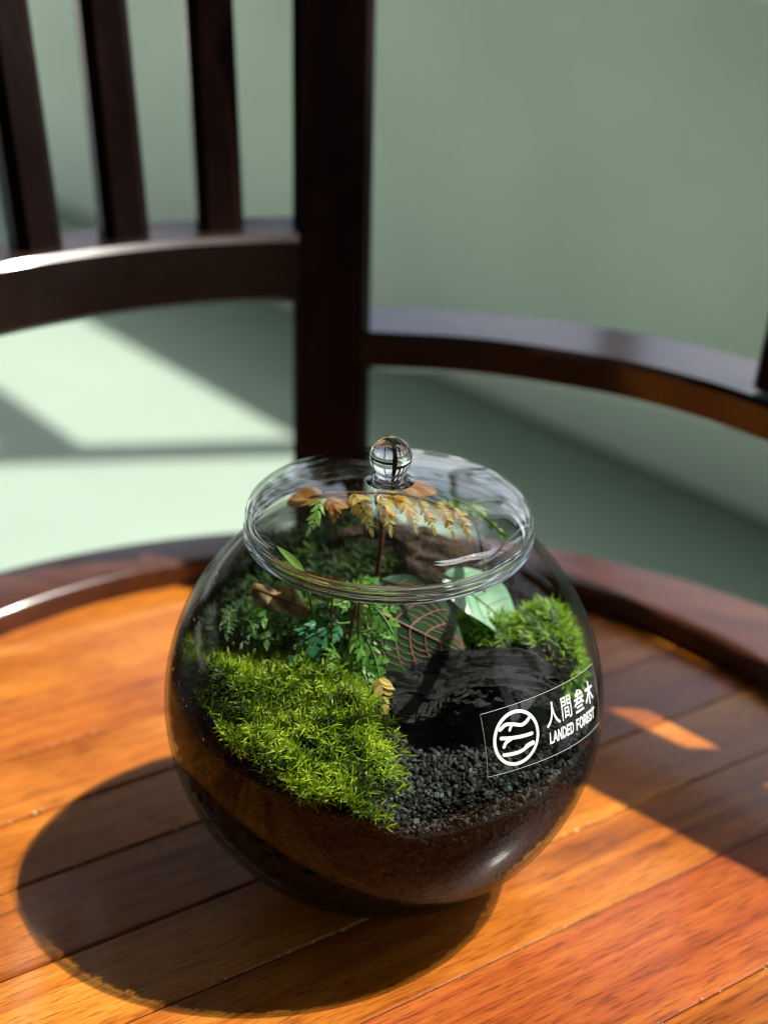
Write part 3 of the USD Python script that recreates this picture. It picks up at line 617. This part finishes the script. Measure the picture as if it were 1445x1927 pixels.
def scatter(n, x0, x1, y0, y1, test, gap):
    P, cells = [], {}
    XY = np.c_[rng.uniform(x0, x1, n * 20), rng.uniform(y0, y1, n * 20)]; Z = H(XY[:, 0], XY[:, 1])
    ok = np.hypot(XY[:, 0], XY[:, 1]) < np.sqrt(np.clip(0.945 ** 2 - (Z - HZ) ** 2, 0, None))
    for (x, y), z in zip(XY[ok], Z[ok]):
        if len(P) >= n:
            break
        if not test(x, y):
            continue
        k = (int(x // gap), int(y // gap))
        if any((x - u) ** 2 + (y - v) ** 2 < gap * gap for i in (-1, 0, 1) for j in (-1, 0, 1) for u, v in cells.get((k[0] + i, k[1] + j), ())):
            continue
        cells.setdefault(k, []).append((x, y)); P.append((x, y, z))
    return np.array(P)

def hump(P, c, rx, ry, h):
    q = np.sqrt(((P[:, 0] - c[0]) / rx) ** 2 + ((P[:, 1] - c[1]) / ry) ** 2)
    return h * np.clip(1 - q * q, 0, None)

def edge_x(y):     # right edge of the moss cushion
    return 0.01 + 0.05 * math.sin(7 * y) + 0.035 * math.sin(23 * y + 1) + abs(rng.normal()) * 0.035
# bright cushion, front left
P = scatter(2700, -0.95, 0.12, -1, 0.12, lambda x, y: x < edge_x(y) and y < 0.1 - 0.1 * x, 0.0200)
P[:, 2] += hump(P, (-0.33, -0.42), 0.75, 0.75, 0.07) + 0.17 * (fbm(P * [6, 6, 0] + 2, 3) - 0.5) - 0.10 * sst(P[:, 0], -0.12, 0.09)
Nn = np.c_[P[:, 0] * 0.25 + 0.1, np.clip(P[:, 1], -1, 0) * 0.55 - 0.15, np.ones(len(P))]; Nn /= np.linalg.norm(Nn, axis=1, keepdims=True)
mv = moss(P - Nn * 0.02, Nn, 13, 0.048, 0.0078, 0.060)
def keep_in(m, k=0.974):
    """Presses what would poke through the glass back inside it."""
    v, f = vf(m); c = v - [0, 0, HZ]; r = np.linalg.norm(c, axis=1, keepdims=True)
    return np.where(r > k, c * (k / r), c) + [0, 0, HZ], f
single('moss', jw(keep_in(mv)), 'moss_bright', 'bright yellow-green cushion of star moss at the front left of the jar', 'moss', smooth=False, kind='stuff')
# dim feathery moss up the left and back
P = scatter(1100, -0.95, 0.12, -0.1, 0.95, lambda x, y: x < 0.1 and y > 0.02 - 0.1 * x, 0.03)
P[:, 2] += 0.10 * (fbm(P * [5, 5, 0] + 9, 3) - 0.3)
Nn = np.c_[P[:, 0] * 0.1 + 0.1, -0.35 + 0 * P[:, 1], np.ones(len(P))]; Nn /= np.linalg.norm(Nn, axis=1, keepdims=True)
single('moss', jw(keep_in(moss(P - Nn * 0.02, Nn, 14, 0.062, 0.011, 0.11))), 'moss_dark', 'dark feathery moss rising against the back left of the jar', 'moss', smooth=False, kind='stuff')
# moss cushions on the right, behind the rock
def cushion(c, rx, ry, h, nshoot, m, label):
    P = scatter(nshoot, c[0] - rx, c[0] + rx, c[1] - ry, c[1] + ry, lambda x, y: ((x - c[0]) / rx) ** 2 + ((y - c[1]) / ry) ** 2 < 1, 0.024)
    dz = hump(P, c, rx * 1.02, ry * 1.02, h); P[:, 2] += dz
    Nn = np.c_[(P[:, 0] - c[0]) / rx * 0.8, (P[:, 1] - c[1]) / ry * 0.8 - 0.2, np.ones(len(P)) * 0.9]; Nn /= np.linalg.norm(Nn, axis=1, keepdims=True)
    core = trimesh.creation.icosphere(3); core.vertices = core.vertices * [rx * 0.95, ry * 0.95, h * 0.92] + [c[0], c[1], float(H(*c)) - 0.005]
    t = Thing('moss', label, 'moss', W((c[0], c[1], float(H(*c)))), kind='stuff')
    t.part('shoots', jw(keep_in(moss(P - Nn * 0.015, Nn, 14, 0.052, 0.011, 0.045))), m, smooth=False)
    t.part('cushion', jw(keep_in((core.vertices, core.faces), 0.94)), 'dark_soil', smooth=True)
cushion((0.48, 0.17), 0.20, 0.16, 0.16, 300, 'moss_mid', 'green moss cushion right behind the black rock, beside the veined leaf')
cushion((0.74, 0.12), 0.17, 0.26, 0.22, 380, 'moss_mid', 'green moss cushion against the right side of the glass, above the sticker')

# gravel: loose stones on the right-hand slope, packed against the glass
def stones(P, size, squash=0.7):
    ico = trimesh.creation.icosahedron(); V, F = [], []
    for i, (p, s) in enumerate(zip(P, size)):
        v = ico.vertices * rng.uniform(0.55, 1.15, (12, 1)) * np.array([1, rng.uniform(0.6, 1), squash * rng.uniform(0.7, 1.2)])
        v = v @ trimesh.transformations.random_rotation_matrix(rng.random(3))[:3, :3].T
        V.append(v * s + p); F.append(ico.faces + 12 * i)
    return np.vstack(V), np.vstack(F)
P = scatter(2100, -0.05, 0.95, -1, 0.15, lambda x, y: x > edge_x(y) - 0.06 and not (x > -0.0 and x < 0.66 and y > -0.34), 0.0165)
P[:, 2] += rng.uniform(-0.006, 0.018, len(P))
single('gravel', jw(keep_in(stones(P, rng.uniform(0.008, 0.024, len(P))), 0.977)), 'gravel', 'loose black and grey gravel sloping down in front of the black rock', 'gravel', smooth=False, kind='stuff')
# grit pressed against the glass below the surface
AA = rng.uniform(math.radians(150), math.radians(420), 3600)
ZZ = H(0.9 * np.cos(AA), 0.9 * np.sin(AA)) - 0.02 - np.abs(rng.normal(size=3600)) * 0.22
Q = [(rimr(z, 0.965) * math.cos(a), rimr(z, 0.965) * math.sin(a), z) for a, z in zip(AA, ZZ) if z > 0.14]
Q = np.array(Q)
single('grit', jw(keep_in(stones(Q, 0.006 + 0.026 * rng.random(len(Q)) ** 3), 0.976)), 'grit', 'brown grit and soil crumbs pressed against the glass below the gravel', 'grit', smooth=False, kind='stuff')

# black layered rock
rk = trimesh.creation.box((2, 2, 2))
rk = rk.subdivide().subdivide().subdivide().subdivide().subdivide().subdivide()
v = np.array(rk.vertices); v = np.sign(v) * np.abs(v) ** 1.0
rr = np.linalg.norm(v, ord=9, axis=1, keepdims=True); v = v / rr
zz = v[:, 2] * 5.5 + 0.35 * np.sin(v[:, 0] * 2.3) + 0.5 * (fbm(np.c_[v[:, 0] * 1.5, v[:, 1] * 2, v[:, 2]], 3, 21) - 0.5)
step = noise(np.c_[np.floor(zz) * 7.3, v[:, 0] * 1.6 + np.floor(zz) * 3.1, 0 * zz], 5) - 0.5                # each layer its own overhang
crack = np.exp(-((zz - np.round(zz)) / 0.10) ** 2)                                                          # seams between layers
fine = fbm(np.c_[v[:, 0] * 3, v[:, 1] * 6, v[:, 2] * 26], 3, 8) - 0.5
chip = fbm(np.c_[v[:, 0] * 9, v[:, 1] * 9, v[:, 2] * 12], 3, 31) - 0.5
v = v * np.array([0.36, 0.20, 0.185]) * (1 + np.array([0.14, 0.55, 0.0]) * step[:, None] - np.array([0.06, 0.22, 0.0]) * crack[:, None] + np.array([0.05, 0.25, 0.06]) * fine[:, None] + np.array([0.03, 0.08, 0.08]) * chip[:, None])
v[:, 2] += 0.03 * v[:, 0] + 0.03 * np.sin(v[:, 0] * 9) * (v[:, 2] > 0)
led = fbm(np.c_[v[:, 0] * 5, v[:, 1] * 16, 0 * zz + 4], 3, 13); v[:, 2] += (v[:, 2] > 0.08) * (np.round(led * 7) / 7 - 0.5) * 0.16
v[:, 0] += np.sign(v[:, 0]) * (np.abs(v[:, 0]) > 0.2) * step * 0.14
rk.vertices = v + [0.325, -0.18, 0.985]
single('rock', jw(rk), 'charcoal', 'black rock of thin flaky layers lying on the gravel beside the moss cushion', 'rock', smooth=14)
bk = trimesh.creation.icosphere(5); v = np.array(bk.vertices)
v = v * np.array([0.46, 0.16, 0.30]) * (1 + 0.35 * (fbm(np.c_[v[:, 0] * 6, v[:, 1] * 6, v[:, 2] * 1.6], 4, 3) - 0.5)[:, None]); bk.vertices = v + [0.02, 0.62, 1.18]
single('bark', jw(keep_in((bk.vertices, bk.faces), 0.94)), 'bark', 'dark ridged piece of bark standing at the back inside the jar', 'bark', smooth=40)

# ------------------------------------------------------------------ leaves
def frame(d, nrm):
    d = np.array(d, float); d /= np.linalg.norm(d); s = np.cross(nrm, d); s /= np.linalg.norm(s) + 1e-9; u = np.cross(d, s)
    return d, s, u
def ovate(base, d, nrm, Ln, wid, curl=0.15, fold=0.15, n=5, peak=0.4):
    """A small pointed leaf: rows of left edge, middle, right edge."""
    d, s, u = frame(d, nrm); V = []
    for i in range(n + 1):
        t = i / n; w = wid / 2 * (math.sin(math.pi * min(1, (t * 0.94 + 0.03)) ** (math.log(0.5) / math.log(peak + 1e-9) if False else 0.8)) ** 0.8) * (1 if i < n else 0.0)
        c = np.array(base) + d * Ln * t - u * Ln * curl * t * t
        V += [c - s * w + u * abs(w) * fold, c, c + s * w + u * abs(w) * fold]
    f = grid_faces(n + 1, 3)
    return np.array(V), np.vstack([f[:, [0, 1, 2]], f[:, [0, 2, 3]]])
def frond(pts, npair, plen, pw, nrm, lobes=0, angle=0.9, droop=0.0, start=0.08, tip=0.3, curl=0.15, jit=0.1):
    """Leaflets in pairs along a curve; with lobes each leaflet is itself cut into small lobes."""
    C = smooth_curve(pts, 10); T = np.gradient(C, axis=0); T /= np.linalg.norm(T, axis=1, keepdims=True); ms = []
    for k in range(npair):
        t = start + (1 - start) * (k + 0.3) / npair; i = min(int(t * (len(C) - 1)), len(C) - 1); p, d = C[i], T[i]
        d_, s, u = frame(d, nrm); sz = plen * (math.sin(math.pi * (0.22 + 0.72 * t)) * (1 - tip) + tip * (1 - t)) * rng.uniform(0.85, 1.15)
        for sg in (-1, 1):
            an = angle + rng.normal() * jit
            q = math.cos(an) * d_ + sg * math.sin(an) * s - droop * u + rng.normal(size=3) * jit * 0.6
            nn = u + sg * s * 0.25 + rng.normal(size=3) * 0.2
            if lobes:
                dd, ss, uu = frame(q, nn)
                for l in range(lobes):
                    tl = (l + 0.4) / lobes
                    for sg2 in (-1, 1):
                        ms.append(ovate(p + dd * sz * tl * 0.8, dd * 0.75 + ss * sg2 * 0.75, nn, sz * 0.52 * (1.1 - 0.6 * tl), pw * 0.34, curl, 0.1, 3))
                ms.append(ovate(p + dd * sz * 0.5, dd, nn, sz * 0.6, pw * 0.36, curl, 0.1, 3))
                ms.append(ovate(p, dd, nn, sz * 0.75, pw * 0.28, curl, 0.1, 3))
            else:
                ms.append(ovate(p, q, nn, sz, pw * sz / plen, curl, 0.2, 4))
    ms.append(ovate(C[-1] - T[-1] * plen * 0.3, T[-1], nrm, plen * 0.7, pw * 0.7, curl, 0.2, 4))
    return join(ms), C

# green fern in the middle
fern = Thing('fern', 'small bright green fern with lobed leaflets standing in the middle of the jar', 'fern', W((-0.17, -0.12, 1.10)))
fern.part('stem', jw(tube(smooth_curve([(-0.17, -0.12, 1.08), (-0.165, -0.13, 1.22), (-0.15, -0.12, 1.36), (-0.13, -0.10, 1.47)], 6), 0.009, 7)), 'stalk_brown', smooth=True)
NV = np.array([0.05, -0.75, 0.65])
for pts, m, pl_, pw in (([(-0.15, -0.13, 1.36), (-0.10, -0.2, 1.37), (-0.05, -0.27, 1.31), (-0.02, -0.33, 1.22)], 'fern_green', 0.115, 0.060),
                        ([(-0.13, -0.10, 1.46), (-0.07, -0.14, 1.48), (-0.01, -0.2, 1.45), (0.03, -0.25, 1.40)], 'fern_green', 0.10, 0.052),
                        ([(-0.16, -0.13, 1.38), (-0.24, -0.16, 1.38), (-0.31, -0.2, 1.34), (-0.36, -0.25, 1.25), (-0.375, -0.28, 1.17)], 'fern_blue', 0.115, 0.060),
                        ([(-0.13, -0.10, 1.45), (-0.16, -0.12, 1.50), (-0.22, -0.16, 1.50)], 'fern_green', 0.085, 0.048),
                        ([(-0.165, -0.13, 1.28), (-0.12, -0.22, 1.28), (-0.09, -0.31, 1.24), (-0.06, -0.38, 1.17)], 'fern_green', 0.085, 0.05),
                        ([(-0.14, -0.11, 1.42), (-0.11, -0.05, 1.50), (-0.06, -0.02, 1.53)], 'fern_green', 0.085, 0.046)):
    g, C = frond(pts, 6, pl_, pw, NV, lobes=2, droop=0.05, jit=0.16)
    fr = fern.part('frond', jw(keep_in(g)), m, smooth=False)
    fern.part('stalk', jw(tube(C, 0.005, 5)), 'stalk_green', smooth=True, parent=fr)
g, C = frond([(-0.03, -0.34, 1.24), (-0.005, -0.38, 1.19), (0.01, -0.42, 1.12)], 5, 0.07, 0.034, NV, droop=0.2, jit=0.2)
fern.part('frond', jw(g), 'fern_gold', smooth=False, label='withered yellow frond tip')

# feathery ferns at the left
fern2 = Thing('fern', 'dim feathery green fern against the left wall of the jar below the dried leaf', 'fern', W((-0.55, 0.10, 1.12)))
for k in range(15):
    x0, y0 = -0.72 + 0.036 * k + rng.normal() * 0.02, 0.10 + rng.normal() * 0.07
    z0 = float(H(x0, y0)); hh = rng.uniform(0.16, 0.30); dx = rng.normal() * 0.09
    pts = [(x0, y0, z0), (x0 + dx * 0.4, y0 - 0.05, z0 + hh * 0.7), (x0 + dx, y0 - 0.16, z0 + hh), (x0 + dx * 1.3, y0 - 0.25, z0 + hh * 0.92)]
    g, C = frond(pts, 9, 0.075, 0.034, NV, lobes=2, jit=0.16, droop=0.1)
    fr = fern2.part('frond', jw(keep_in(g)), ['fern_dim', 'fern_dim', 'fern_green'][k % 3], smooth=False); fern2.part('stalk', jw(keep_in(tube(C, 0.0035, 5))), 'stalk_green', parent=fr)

# withered golden fern bowed under the lid
gold = Thing('withered_fern', 'withered golden brown fern frond bowed under the glass lid', 'fern', W((-0.04, 0.16, 1.05)))
gold.part('stem', jw(tube(smooth_curve([(-0.04, 0.20, 1.05), (-0.05, 0.16, 1.4), (-0.03, 0.12, 1.7), (-0.06, 0.12, 1.885)], 8), 0.012, 7)), 'stalk_brown', smooth=True)
rach = smooth_curve([(-0.44, 0.16, 1.80), (-0.30, 0.14, 1.87), (-0.10, 0.12, 1.895), (0.08, 0.12, 1.885), (0.25, 0.12, 1.84), (0.40, 0.12, 1.76)], 10)
gold.part('rachis', jw(tube(rach, 0.006, 6)), 'stalk_brown', smooth=True)
ND = np.array([0.1, -0.8, 0.6])
for top, bot, m, pl_ in (((-0.30, 0.13, 1.865), (-0.35, 0.02, 1.745), 'fern_pale', 0.052), ((-0.26, 0.13, 1.87), (-0.24, 0.05, 1.80), 'fern_rust', 0.055),
                         ((-0.16, 0.12, 1.89), (-0.075, 0.0, 1.765), 'fern_gold', 0.056), ((-0.045, 0.12, 1.89), (0.01, 0.0, 1.765), 'fern_gold', 0.054),
                         ((0.04, 0.12, 1.885), (0.12, 0.01, 1.775), 'fern_gold', 0.048), ((0.12, 0.12, 1.875), (0.20, 0.02, 1.765), 'fern_gold', 0.044),
                         ((0.20, 0.12, 1.855), (0.28, 0.03, 1.75), 'fern_gold', 0.042), ((0.28, 0.12, 1.83), (0.36, 0.03, 1.725), 'fern_gold', 0.04),
                         ((-0.02, 0.14, 1.885), (0.06, 0.10, 1.85), 'fern_gold', 0.05)):
    top, bot = np.array(top), np.array(bot); mid = (top + bot) / 2 + [0.01, -0.02, 0.012]
    g, C = frond([top, mid, bot], 10, pl_ * 1.25, pl_ * 0.50, ND, angle=0.72, start=0.0, tip=0.45, curl=0.25, jit=0.16)
    fr = gold.part('frond', jw(keep_in(g, 0.98)), m, smooth=False)
for b, d, Ln, m in (((-0.30, 0.16, 1.87), (-0.9, -0.1, -0.25), 0.17, 'fern_rust'), ((-0.32, 0.13, 1.85), (0.9, -0.2, 0.05), 0.19, 'fern_rust'), ((-0.42, 0.2, 1.84), (0.3, -0.4, 0.1), 0.10, 'fern_rust'), ((0.05, 0.2, 1.89), (0.9, 0.1, -0.1), 0.17, 'fern_rust')):
    gold.part('leaflet', jw(ovate(b, d, (0, -0.5, 0.8), Ln, 0.09, 0.1, 0.25, 8)), m, smooth=40)
for k in range(10):
    a = np.array([-0.36 + 0.034 * k + rng.normal() * 0.012, -0.36 - 0.012 * k + rng.normal() * 0.02, 1.700 + rng.uniform(-0.012, 0.012)])
    d = np.array([rng.uniform(0.7, 1), rng.uniform(-0.35, 0.1), rng.uniform(-0.12, 0.06)]); d /= np.linalg.norm(d)
    l = rng.uniform(0.07, 0.17)
    gold.part('straw', jw(keep_in(tube([a, a + d * l * 0.5 + [0, 0, 0.006], a + d * l], [0.006, 0.007, 0.002], 5))), 'straw', smooth=True)
for x in (-0.235, -0.12):
    gold.part('stalk', jw(tube([(x, -0.22, 1.35), (x + 0.005, -0.34, 1.62), (x, -0.40, 1.71)], [0.005, 0.006, 0.010], 6)), 'stalk_brown', smooth=True)

# pale green frond under the right of the lid
pf = Thing('pale_fern', 'pale green fern frond under the right side of the glass lid', 'fern', W((0.46, 0.2, 1.1)))
pf.part('stem', jw(tube(smooth_curve([(0.46, 0.25, 1.1), (0.44, 0.25, 1.5), (0.36, 0.2, 1.82)], 8), 0.008, 6)), 'stalk_green', smooth=True)
for pts in ([(0.22, 0.2, 1.86), (0.36, 0.17, 1.82), (0.52, 0.12, 1.70)], [(0.36, 0.2, 1.82), (0.44, 0.28, 1.80), (0.52, 0.33, 1.76)]):
    g, C = frond(pts, 8, 0.07, 0.05, ND, angle=0.8, jit=0.15)
    fr = pf.part('frond', jw(keep_in(g, 0.975)), 'fern_pale', smooth=False); pf.part('stalk', jw(tube(C, 0.006, 5)), 'stalk_green', parent=fr)

# broad leaves as gridded blades
def blade(base, d, nrm, Ln, wid, curl=0.1, fold=0.1, n=22, m=15, wave=0.02, power=0.75):
    """A broad leaf surface; returns the mesh and a function (t, s) -> point on it, t along, s across from -1 to 1."""
    d, s, u = frame(d, nrm); base = np.array(base, float)
    def at(t, q):
        w = wid / 2 * math.sin(math.pi * min(1, 0.02 + 0.98 * t) ** 0.8) ** power
        return base + d * Ln * t + s * w * q + u * (-Ln * curl * t * t + fold * abs(w * q) + wave * Ln * math.sin(9 * t + 3 * q) * abs(q))
    V = [at(i / n, -1 + 2 * j / (m - 1)) for i in range(n + 1) for j in range(m)]
    f = grid_faces(n + 1, m)
    return (np.array(V), np.vstack([f[:, [0, 1, 2]], f[:, [0, 2, 3]]])), at, u

vl = Thing('veined_leaf', 'dark green oval leaf netted with pink veins behind the black rock', 'leaf', W((0.12, 0.12, 1.05)))
for base, d, Ln, wd in (((-0.13, 0.0, 1.41), (0.88, -0.10, -0.38), 0.55, 0.45),):
    g, at, u = blade(base, d, (0.1, -0.82, 0.55), Ln, wd, 0.12, -0.12)
    b = vl.part('blade', jw(keep_in(g)), 'leaf_veined', smooth=True)
    vn = []
    lift = lambda t, q: at(t, q) + u * 0.004
    vl.part('vein', jw(tube([lift(t, 0) for t in np.linspace(0, 1, 14)], np.linspace(0.0044, 0.0016, 14), 5)), 'vein_pink', smooth=True, parent=b)
    for t0 in (0.06, 0.2, 0.34, 0.48, 0.62, 0.76):
        for sg in (-1, 1):
            pp = [lift(min(t0 + 0.24 * q ** 1.3, 0.98), sg * q * 0.9) for q in np.linspace(0, 1, 8)]
            vl.part('vein', jw(tube(pp, np.linspace(0.0027, 0.0010, 8), 5)), 'vein_pink', smooth=True, parent=b)
            for q0 in (0.18, 0.34, 0.5, 0.66, 0.82):
                ta, tb = min(t0 + 0.24 * q0 ** 1.3, 0.97), min(t0 + 0.14 + 0.24 * (q0 + 0.08) ** 1.3, 0.97)
                vn.append(tube([lift(ta, sg * q0 * 0.9), lift((ta + tb) / 2, sg * (q0 + 0.08) * 0.9), lift(tb, sg * (q0 + 0.08) * 0.9)], 0.0009, 4))
    vl.part('fine_veins', jw(join(vn)), 'vein_pink', smooth=True, parent=b)
vl.part('stalk', jw(tube([(0.05, 0.16, 1.0), (-0.05, 0.08, 1.22), (-0.13, 0.0, 1.41)], 0.008, 6)), 'stalk_green', smooth=True)

pl1 = Thing('pale_leaf', 'large pale blue-green leaf arching over the moss at the right of the jar', 'leaf', W((0.45, 0.3, 1.2)))
g, at, u = blade((0.26, 0.22, 1.44), (0.78, -0.1, -0.48), (0.35, -0.45, 0.82), 0.50, 0.27, 0.16, 0.25, wave=0.03)
b = pl1.part('blade', jw(keep_in(g)), 'leaf_pale', smooth=True)
pl1.part('midrib', jw(keep_in(tube([at(t, 0) + u * 0.003 for t in np.linspace(0, 1, 14)], np.linspace(0.007, 0.002, 14), 5))), 'leaf_grass', smooth=True, parent=b)
for t0 in (0.08, 0.22, 0.36, 0.5, 0.64, 0.78):
    for sg in (-1, 1):
        pl1.part('vein', jw(keep_in(tube([at(min(t0 + 0.16 * q, 0.98), sg * q * 0.92) + u * 0.0015 for q in np.linspace(0, 1, 7)], np.linspace(0.003, 0.001, 7), 4))), 'leaf_grass', smooth=True, parent=b)
pl1.part('stalk', jw(tube([(0.40, 0.36, 1.15), (0.30, 0.30, 1.34), (0.26, 0.22, 1.44)], 0.008, 6)), 'stalk_green', smooth=True)
pl2 = Thing('pale_leaf', 'smaller pale green leaf hanging point down between two moss cushions', 'leaf', W((0.70, 0.02, 1.03)))
g, at, u = blade((0.70, 0.06, 1.22), (0.06, -0.12, -0.95), (0.1, -0.9, 0.35), 0.24, 0.17, 0.05, 0.12, wave=0.02, power=0.6)
b = pl2.part('blade', jw(keep_in(g)), 'leaf_pale', smooth=True)
pl2.part('midrib', jw(tube([at(t, 0) + u * 0.003 for t in np.linspace(0, 1, 10)], np.linspace(0.005, 0.002, 10), 5)), 'leaf_grass', smooth=True, parent=b)

dl = Thing('dried_leaf', 'crumpled dry tan leaf under the left of the lid rim', 'leaf', W((-0.48, 0.0, 1.42)))
g, at, u = blade((-0.60, 0.02, 1.46), (0.9, -0.4, -0.12), (0.1, -0.6, 0.8), 0.30, 0.14, 0.1, -0.25, wave=0.10)
b = dl.part('blade', jw(g), 'leaf_dry', smooth=30)
dl.part('midrib', jw(tube([at(t, 0) + u * 0.004 for t in np.linspace(0, 1, 12)], np.linspace(0.006, 0.002, 12), 5)), 'stalk_brown', parent=b)
gr = Thing('grass_leaf', 'light green grass leaf sprouting under the left of the lid', 'leaf', W((-0.36, -0.2, 1.4)))
g, at, u = blade((-0.36, -0.18, 1.66), (-0.45, -0.12, 0.55), (0.5, -0.7, 0.5), 0.17, 0.035, 0.05, 0.3, n=12, m=5, wave=0.0)
gr.part('blade', jw(g), 'leaf_grass', smooth=True)
g, at, u = blade((-0.36, -0.18, 1.66), (-0.85, 0.1, 0.15), (0.2, -0.6, 0.7), 0.15, 0.05, 0.15, 0.3, n=12, m=5, wave=0.0)
gr.part('blade', jw(g), 'leaf_grass', smooth=True)
gr.part('stem', jw(tube(smooth_curve([(-0.30, -0.05, 1.12), (-0.33, -0.12, 1.45), (-0.36, -0.18, 1.66)], 6), 0.006, 5)), 'stalk_green', smooth=True)
